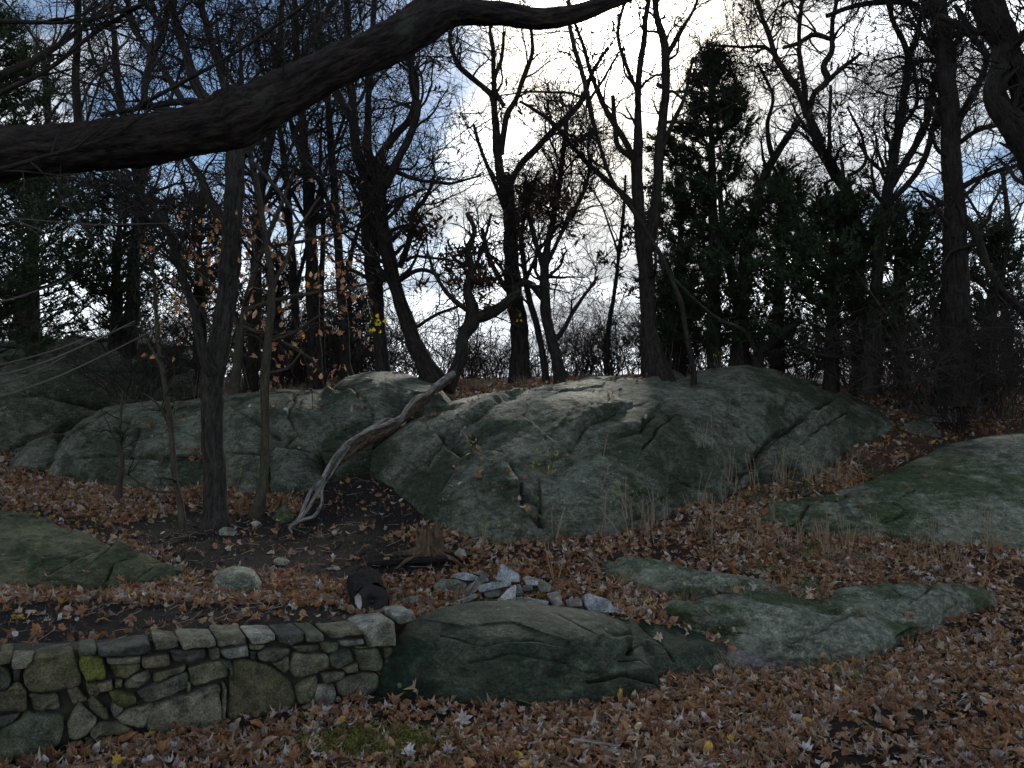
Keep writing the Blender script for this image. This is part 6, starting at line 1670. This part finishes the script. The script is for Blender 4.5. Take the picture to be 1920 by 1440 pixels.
stick('fallen_branch', [(1010, 1035, 5, 7.55), (1040, 1000, 6, 7.7), (1010, 965, 4, 7.8)], M_bark_smooth, 'bent bare stick leaning at the foot of the great outcrop')
stick('fallen_branch', [(1235, 490, 5, 12.5), (1300, 560, 6, 12.8), (1350, 600, 8, 13.0), (1395, 622, 9, 13.3), (1418, 660, 10, 13.5)], M_bark_grey, 'long grey fallen branch propped above the summit of the great outcrop')
stick('fallen_branch', [(1420, 690, 26, 13.6), (1425, 660, 22, 13.6), (1450, 640, 20, 13.5), (1500, 600, 16, 13.3)], M_bark, 'thick black broken branch above the summit of the great outcrop')
stick('fallen_branch', [(760, 955, 4, 8.8), (720, 965, 4, 8.7), (690, 975, 3, 8.6)], M_bark, 'thin root like stick across the dark soil left of the great outcrop')
stick('fallen_branch', [(1480, 655, 4, 12.9), (1560, 668, 8, 12.8), (1640, 668, 8, 12.9), (1720, 650, 6, 13)], M_bark, 'long grey bough lying through the shrubs in front of the junipers')
stick('fallen_branch', [(245, 1040, 3, 7.5), (330, 1000, 3, 8.3), (385, 1000, 3, 8.3)], M_bark_smooth, 'thin stick on the soil left of the big tree')
stick('fallen_branch', [(690, 1060, 14, 7.2), (780, 1052, 16, 7.15), (850, 1045, 10, 7.2)], M_char, 'black rotten branch lying at the foot of the stump')

# ------------------------------------------------------------------ dry weed stalks and plants
gW = np.random.default_rng(321)
WG = 'dry weed stalks standing in the leaves of the right hand slope'
def stalk(x, y, h, lean, label, group, mat):
    z = float(ground_z(x, y)); z = max(z, float(rock_top(np.array([x]), np.array([y]))[0]))
    K = 7; n = int(gW.integers(1, 4))
    tr = np.empty((n, K, 4))
    for i in range(n):
        p = np.array([x, y, z - .03]) + np.array([*gW.normal(0, .015, 2), 0]); d = np.array([lean + gW.normal(0, .12), gW.normal(0, .12), 1.0])
        for k in range(K):
            tr[i, k] = [*p, .0042 * (1 - .5 * k / K)]
            d = d + gW.normal(0, .06, 3); d /= np.linalg.norm(d); p = p + d * h * gW.uniform(.8, 1.1) / (K - 1)
    br = grow(tr, 5, (.04, .14), .8, 4, (.3, .8), .2, .15, .4, int(gW.integers(1e6)), .002, .0012)
    Vs = []; Fs = []; off = 0
    for b_, sd in ((tr, 4), (br, 3)):
        V, f, _, _ = tube_batch(b_[..., :3], b_[..., 3], sd); Vs.append(V); Fs.append(f + off); off += len(V)
    o = mesh_obj('weed_stalk', np.vstack(Vs), np.vstack(Fs), mat, None, (x, y, z))
    props(o, label, 'weed', group)
spots = []
for k in range(75):
    px_ = gW.uniform(1120, 1900); py_ = gW.uniform(985, 1045) if px_ > 1300 else gW.uniform(1000, 1060)
    Yd = 9.1 - (py_ - 990) / 60 * 1.0
    p = P(px_, py_, Yd); spots.append((p[0], p[1]))
for k in range(28):
    px_ = gW.uniform(1300, 1640); py_ = 960 - (px_ - 1300) * .28 + gW.uniform(-10, 25)
    p = P(px_, py_, 9.6 + (px_ - 1300) / 340 * .8); spots.append((p[0], p[1]))
for x, y in spots:
    stalk(x, y, gW.uniform(.22, .55), gW.normal(0, .12), ('thin dry weed stalk in the leafy gully between outcrop and big slab' if y > 9.5 else 'thin dry weed stalk at the foot of the great outcrop' if x < 2.1 else 'thin dry weed stalk standing just below the left half of the big slab' if x < 4.0 else 'thin dry weed stalk standing just below the right half of the big slab'), WG, M_stalk if gW.random() < .6 else M_straw)
WG2 = 'tall dry stalks growing on the hilltop'
for k in range(40):
    px_ = gW.choice([gW.uniform(270, 480), gW.uniform(1150, 1330), gW.uniform(1680, 1780)]); Yd = gW.uniform(13.2, 14.6)
    p = P(px_, 715, Yd); stalk(p[0], p[1], gW.uniform(.5, 1.0), gW.normal(0, .1), 'tall dry stalk on the hilltop behind the rocks', WG2, M_stalk)
for (px_, py_, Yd, lab) in ((1040, 1030, 7.7, 'forked dry weed stalk at the foot of the great outcrop'), (1040, 1100, 6.95, 'single dry weed stalk just behind the top of the cairn')):
    p = P(px_, py_, Yd); stalk(p[0], p[1], .45, 0, lab, None, M_straw)

def plant(x, y, label, mat, n=26, size=.05, spread=.12, name='weed_plant', cat='plant', group=None, h=.1):
    z = float(ground_z(x, y)); z = max(z, float(rock_top(np.array([x]), np.array([y]))[0]))
    q = np.array([x, y, z]) + gW.normal(size=(n, 3)) * np.array([spread, spread, 0]) + np.array([0, 0, 1]) * (gW.random((n, 1)) * h + .02)
    V, f = spray_mesh(q, gW, size, 4)
    t = thing(name, (x, y, z), label, cat, group)
    o = mesh_obj('foliage', V, f, mat, t, smooth_=False)
    g0 = np.array([x, y, z])
    st = np.stack([np.stack([g0 + (qq - g0) * np.array([.3, .3, 0]) - np.array([0, 0, .02]), qq], 0) for qq in q])
    st = np.concatenate([st, np.full(st.shape[:2] + (1,), .0015)], -1)
    batch_obj('stems', [st], M_stalk, t, [3])
PL = [(1500, 1045, 8.3, 'small green weeds in the leaves above the middle ledges', M_green, 30), (1560, 1055, 8.2, 'scattered green seedlings right of the small green weeds', M_green, 18),
      (1640, 895, 10.9, 'green weeds along the left edge of the big slab', M_green, 40), (1500, 935, 9.9, 'ground ivy in front of the great outcrop', M_green, 46), (1420, 950, 9.6, 'ground ivy at the left tip of the big slab', M_green, 40),
      (1410, 1062, 7.75, 'tiny green plants on the rim of the uppermost ledge', M_green, 18), (1500, 1098, 7.3, 'tuft of green grass between two ledges', M_green, 24), (1560, 1275, 5.75, 'small green plant in the foreground leaves below the ledges', M_green, 22),
      (1530, 722, 14.2, 'green ivy patch at the left end of the hilltop slab', M_green, 60), (900, 1030, 7.5, 'yellowish weeds right of the stump', M_greenyellow, 14), (1175, 985, 8.3, 'sparse yellow green weed against the great outcrop', M_greenyellow, 14),
      (1030, 950, 8.6, 'yellow green weed in the dark cleft of the great outcrop', M_greenyellow, 16), (440, 890, 10.2, 'sprig of yellow green leaves right of the thick rough tree', M_greenyellow, 9), (1350, 730, 13.0, 'wispy yellow green plant on top of the great outcrop', M_greenyellow, 8)]
for (a, b_, Yd, lab, mt, n) in PL:
    p = P(a, b_, Yd); plant(p[0], p[1], lab, mt, n, .045 if mt is M_green else .035, .14, h=.10 if mt is M_green else .28)
def grass(x, y, label, n, h, mat, group='tufts of dry grass'):
    z = float(ground_z(x, y)); z = max(z, float(rock_top(np.array([x]), np.array([y]))[0]))
    K = 6; tr = np.empty((n, K, 4)); az = gW.uniform(0, 6.3, n); d = np.stack([np.cos(az) * .5, np.sin(az) * .5, np.ones(n)], -1)
    p = np.array([x, y, z - .02]) + gW.normal(size=(n, 3)) * np.array([.07, .05, 0])
    for k in range(K):
        tr[:, k, :3] = p; tr[:, k, 3] = .0022 * (1 - .7 * k / K)
        d = d + gW.normal(size=d.shape) * .1 + np.array([0, 0, -.12]); d /= np.linalg.norm(d, axis=1, keepdims=True); p = p + d * (h * gW.uniform(.6, 1.2, n) / K)[:, None]
    V, f, _, _ = tube_batch(tr[..., :3], tr[..., 3], 3)
    o = mesh_obj('grass_tuft', V, f, mat, None, (x, y, z)); props(o, label, 'grass', group)
for (a, b_, Yd, lab, n, h, mt) in [(1285, 1110, 6.95, 'brown grass tuft between the cairn and the ledges', 50, .16, M_straw), (1495, 1120, 6.95, 'brown grass tuft in the hollow of the widest ledge', 50, .14, M_straw), (1165, 1085, 7.1, 'straw grass tuft left of the uppermost ledge', 34, .16, M_straw),
    (1370, 1250, 5.82, 'dry grass where the widest ledge meets the foreground leaves', 22, .16, M_straw), (1070, 1095, 7.0, 'dry grass just behind the cairn', 30, .14, M_straw), (1860, 1020, 8.9, 'clump of dead grass under the big slab', 60, .3, M_straw), (1600, 860, 11.2, 'dry grass in the leaf gully beside the great outcrop', 50, .3, M_stalk),
    (1700, 745, 13.6, 'dry grass at the foot of the tangled shrubs', 60, .4, M_stalk), (980, 725, 13.3, 'dry grass at the foot of the central tree', 70, .3, M_stalk), (900, 730, 13.3, 'yellowish grass on the saddle of the crest', 80, .3, M_straw), (1100, 714, 13.6, 'dry grass behind the crest of the great outcrop', 60, .3, M_stalk), (560, 735, 13.6, 'dry grass above the rock face', 80, .4, M_stalk), (400, 740, 13.6, 'dry grass behind the thick rough tree on the rock face', 70, .45, M_stalk), (1310, 700, 14, 'dry grass on the hilltop by the summit', 60, .3, M_stalk)]:
    p = P(a, b_, Yd); grass(p[0], p[1], lab, n, h, mt)
for k in range(16):
    px_ = gW.uniform(1300, 1880); p = P(px_, 1030, 8.6 + gW.uniform(-.5, .5)); grass(p[0], p[1], 'tuft of straw coloured grass between the big slab and the middle ledges', 26, .2, M_straw, 'straw grass tufts on the right hand slope')
# moss patch in the foreground
n = 5200
mp_ = P(710, 1392, 4.58)
X = mp_[0] + gW.normal(0, .26, n); Y = mp_[1] + gW.normal(0, .10, n); Z = ground_z(X, Y)
q = np.stack([X, Y, Z + .012 + .015 * gW.random(n)], -1)
V, f = spray_mesh(q, gW, .022, 2)
o = mesh_obj('moss_patch', V, f, M_moss, None, mp_, smooth_=False); props(o, 'patch of green moss among the foreground leaves below the wall', 'moss', None, 'stuff')
# fine broken twigs lying in the litter
n = 900
X = gW.uniform(-4.5, 5.5, n); Y = gW.uniform(4.0, 10.5, n); Z = ground_z(X, Y)
okk = rock_top(X, Y) < Z + .03; X, Y, Z = X[okk], Y[okk], Z[okk]; n = len(X)
az = gW.uniform(0, 6.3, n); ln = gW.uniform(.04, .22, n); tl = gW.normal(0, .2, n)
st = np.empty((n, 4, 4))
for k in range(4):
    u = (k / 3 - .5) * ln
    st[:, k, 0] = X + u * np.cos(az + k * .1); st[:, k, 1] = Y + u * np.sin(az + k * .1); st[:, k, 2] = Z + .035 + u * tl; st[:, k, 3] = .0028 - .0004 * k
props(batch_obj('litter_twigs', [st], M_stalk, None, [4]), 'short broken twigs lying about in the leaf litter', 'twigs', None, 'stuff')
# soil crumbs and wood chips on the bare earth
n = 7000
X = gW.uniform(-6, 0, n); Y = gW.uniform(4.8, 10, n); Z = ground_z(X, Y); q = np.stack([X, Y, Z], -1)
m = (leaf_density(q) < .3) & (rock_top(X, Y) < Z + .03); q = q[m] + np.array([0, 0, .006])
V, f = spray_mesh(q, gW, .03, 2)
o = mesh_obj('soil_debris', V, f, flat_mat('wood_chip', (0.09, 0.075, 0.065), 1, .7, 5), None, smooth_=False); props(o, 'crumbs, chips and twigs strewn over the bare dark soil', 'debris', None, 'stuff')
# the bright yellow sprig, and the pale oak leaf by the wall end
def sprig(px_, py_, Yd, n, size, spread, label, mat, name='leaf_sprig'):
    c = P(px_, py_, Yd); V, f = leaf_shape('maple', gW); me = raw_mesh('leaf', V, f, mat, False)
    t = thing(name, c, label, 'leaves')
    for k in range(n):
        o = bpy.data.objects.new('leaf', me); COL.objects.link(o); s = size * gW.uniform(.7, 1.2); o.scale = (s, s, s)
        o.location = gW.normal(size=3) * spread; o.rotation_euler = (gW.uniform(.9, 2), gW.normal(0, .4), gW.uniform(0, 6.3)); o.parent = t
    a = np.array([[[*(c + np.array([-spread * 2, 0, spread])), .004], [*c, .003], [*(c + np.array([spread * 2, 0, -spread])), .002]]])
    batch_obj('stem', [a], M_twig, t, [4])
sprig(704, 602, 12.4, 14, .09, .07, 'cluster of bright yellow leaves on a twig in front of the twin stemmed tree', M_leaf_yellow)
sprig(977, 597, 12.7, 3, .09, .03, 'pair of bright yellow leaves against the central straight trunk', M_leaf_yellow)
sprig(778, 1292, 5.25, 1, .13, .01, 'large pale tan leaf propped where the wall meets the dark boulder', flat_mat('pale_tan_leaf', (.30, .27, .16), .8, .2, 9, .2), 'pale_leaf')
print('script done; tris', sum(len(o.data.polygons) for o in bpy.data.objects if o.type == 'MESH'))
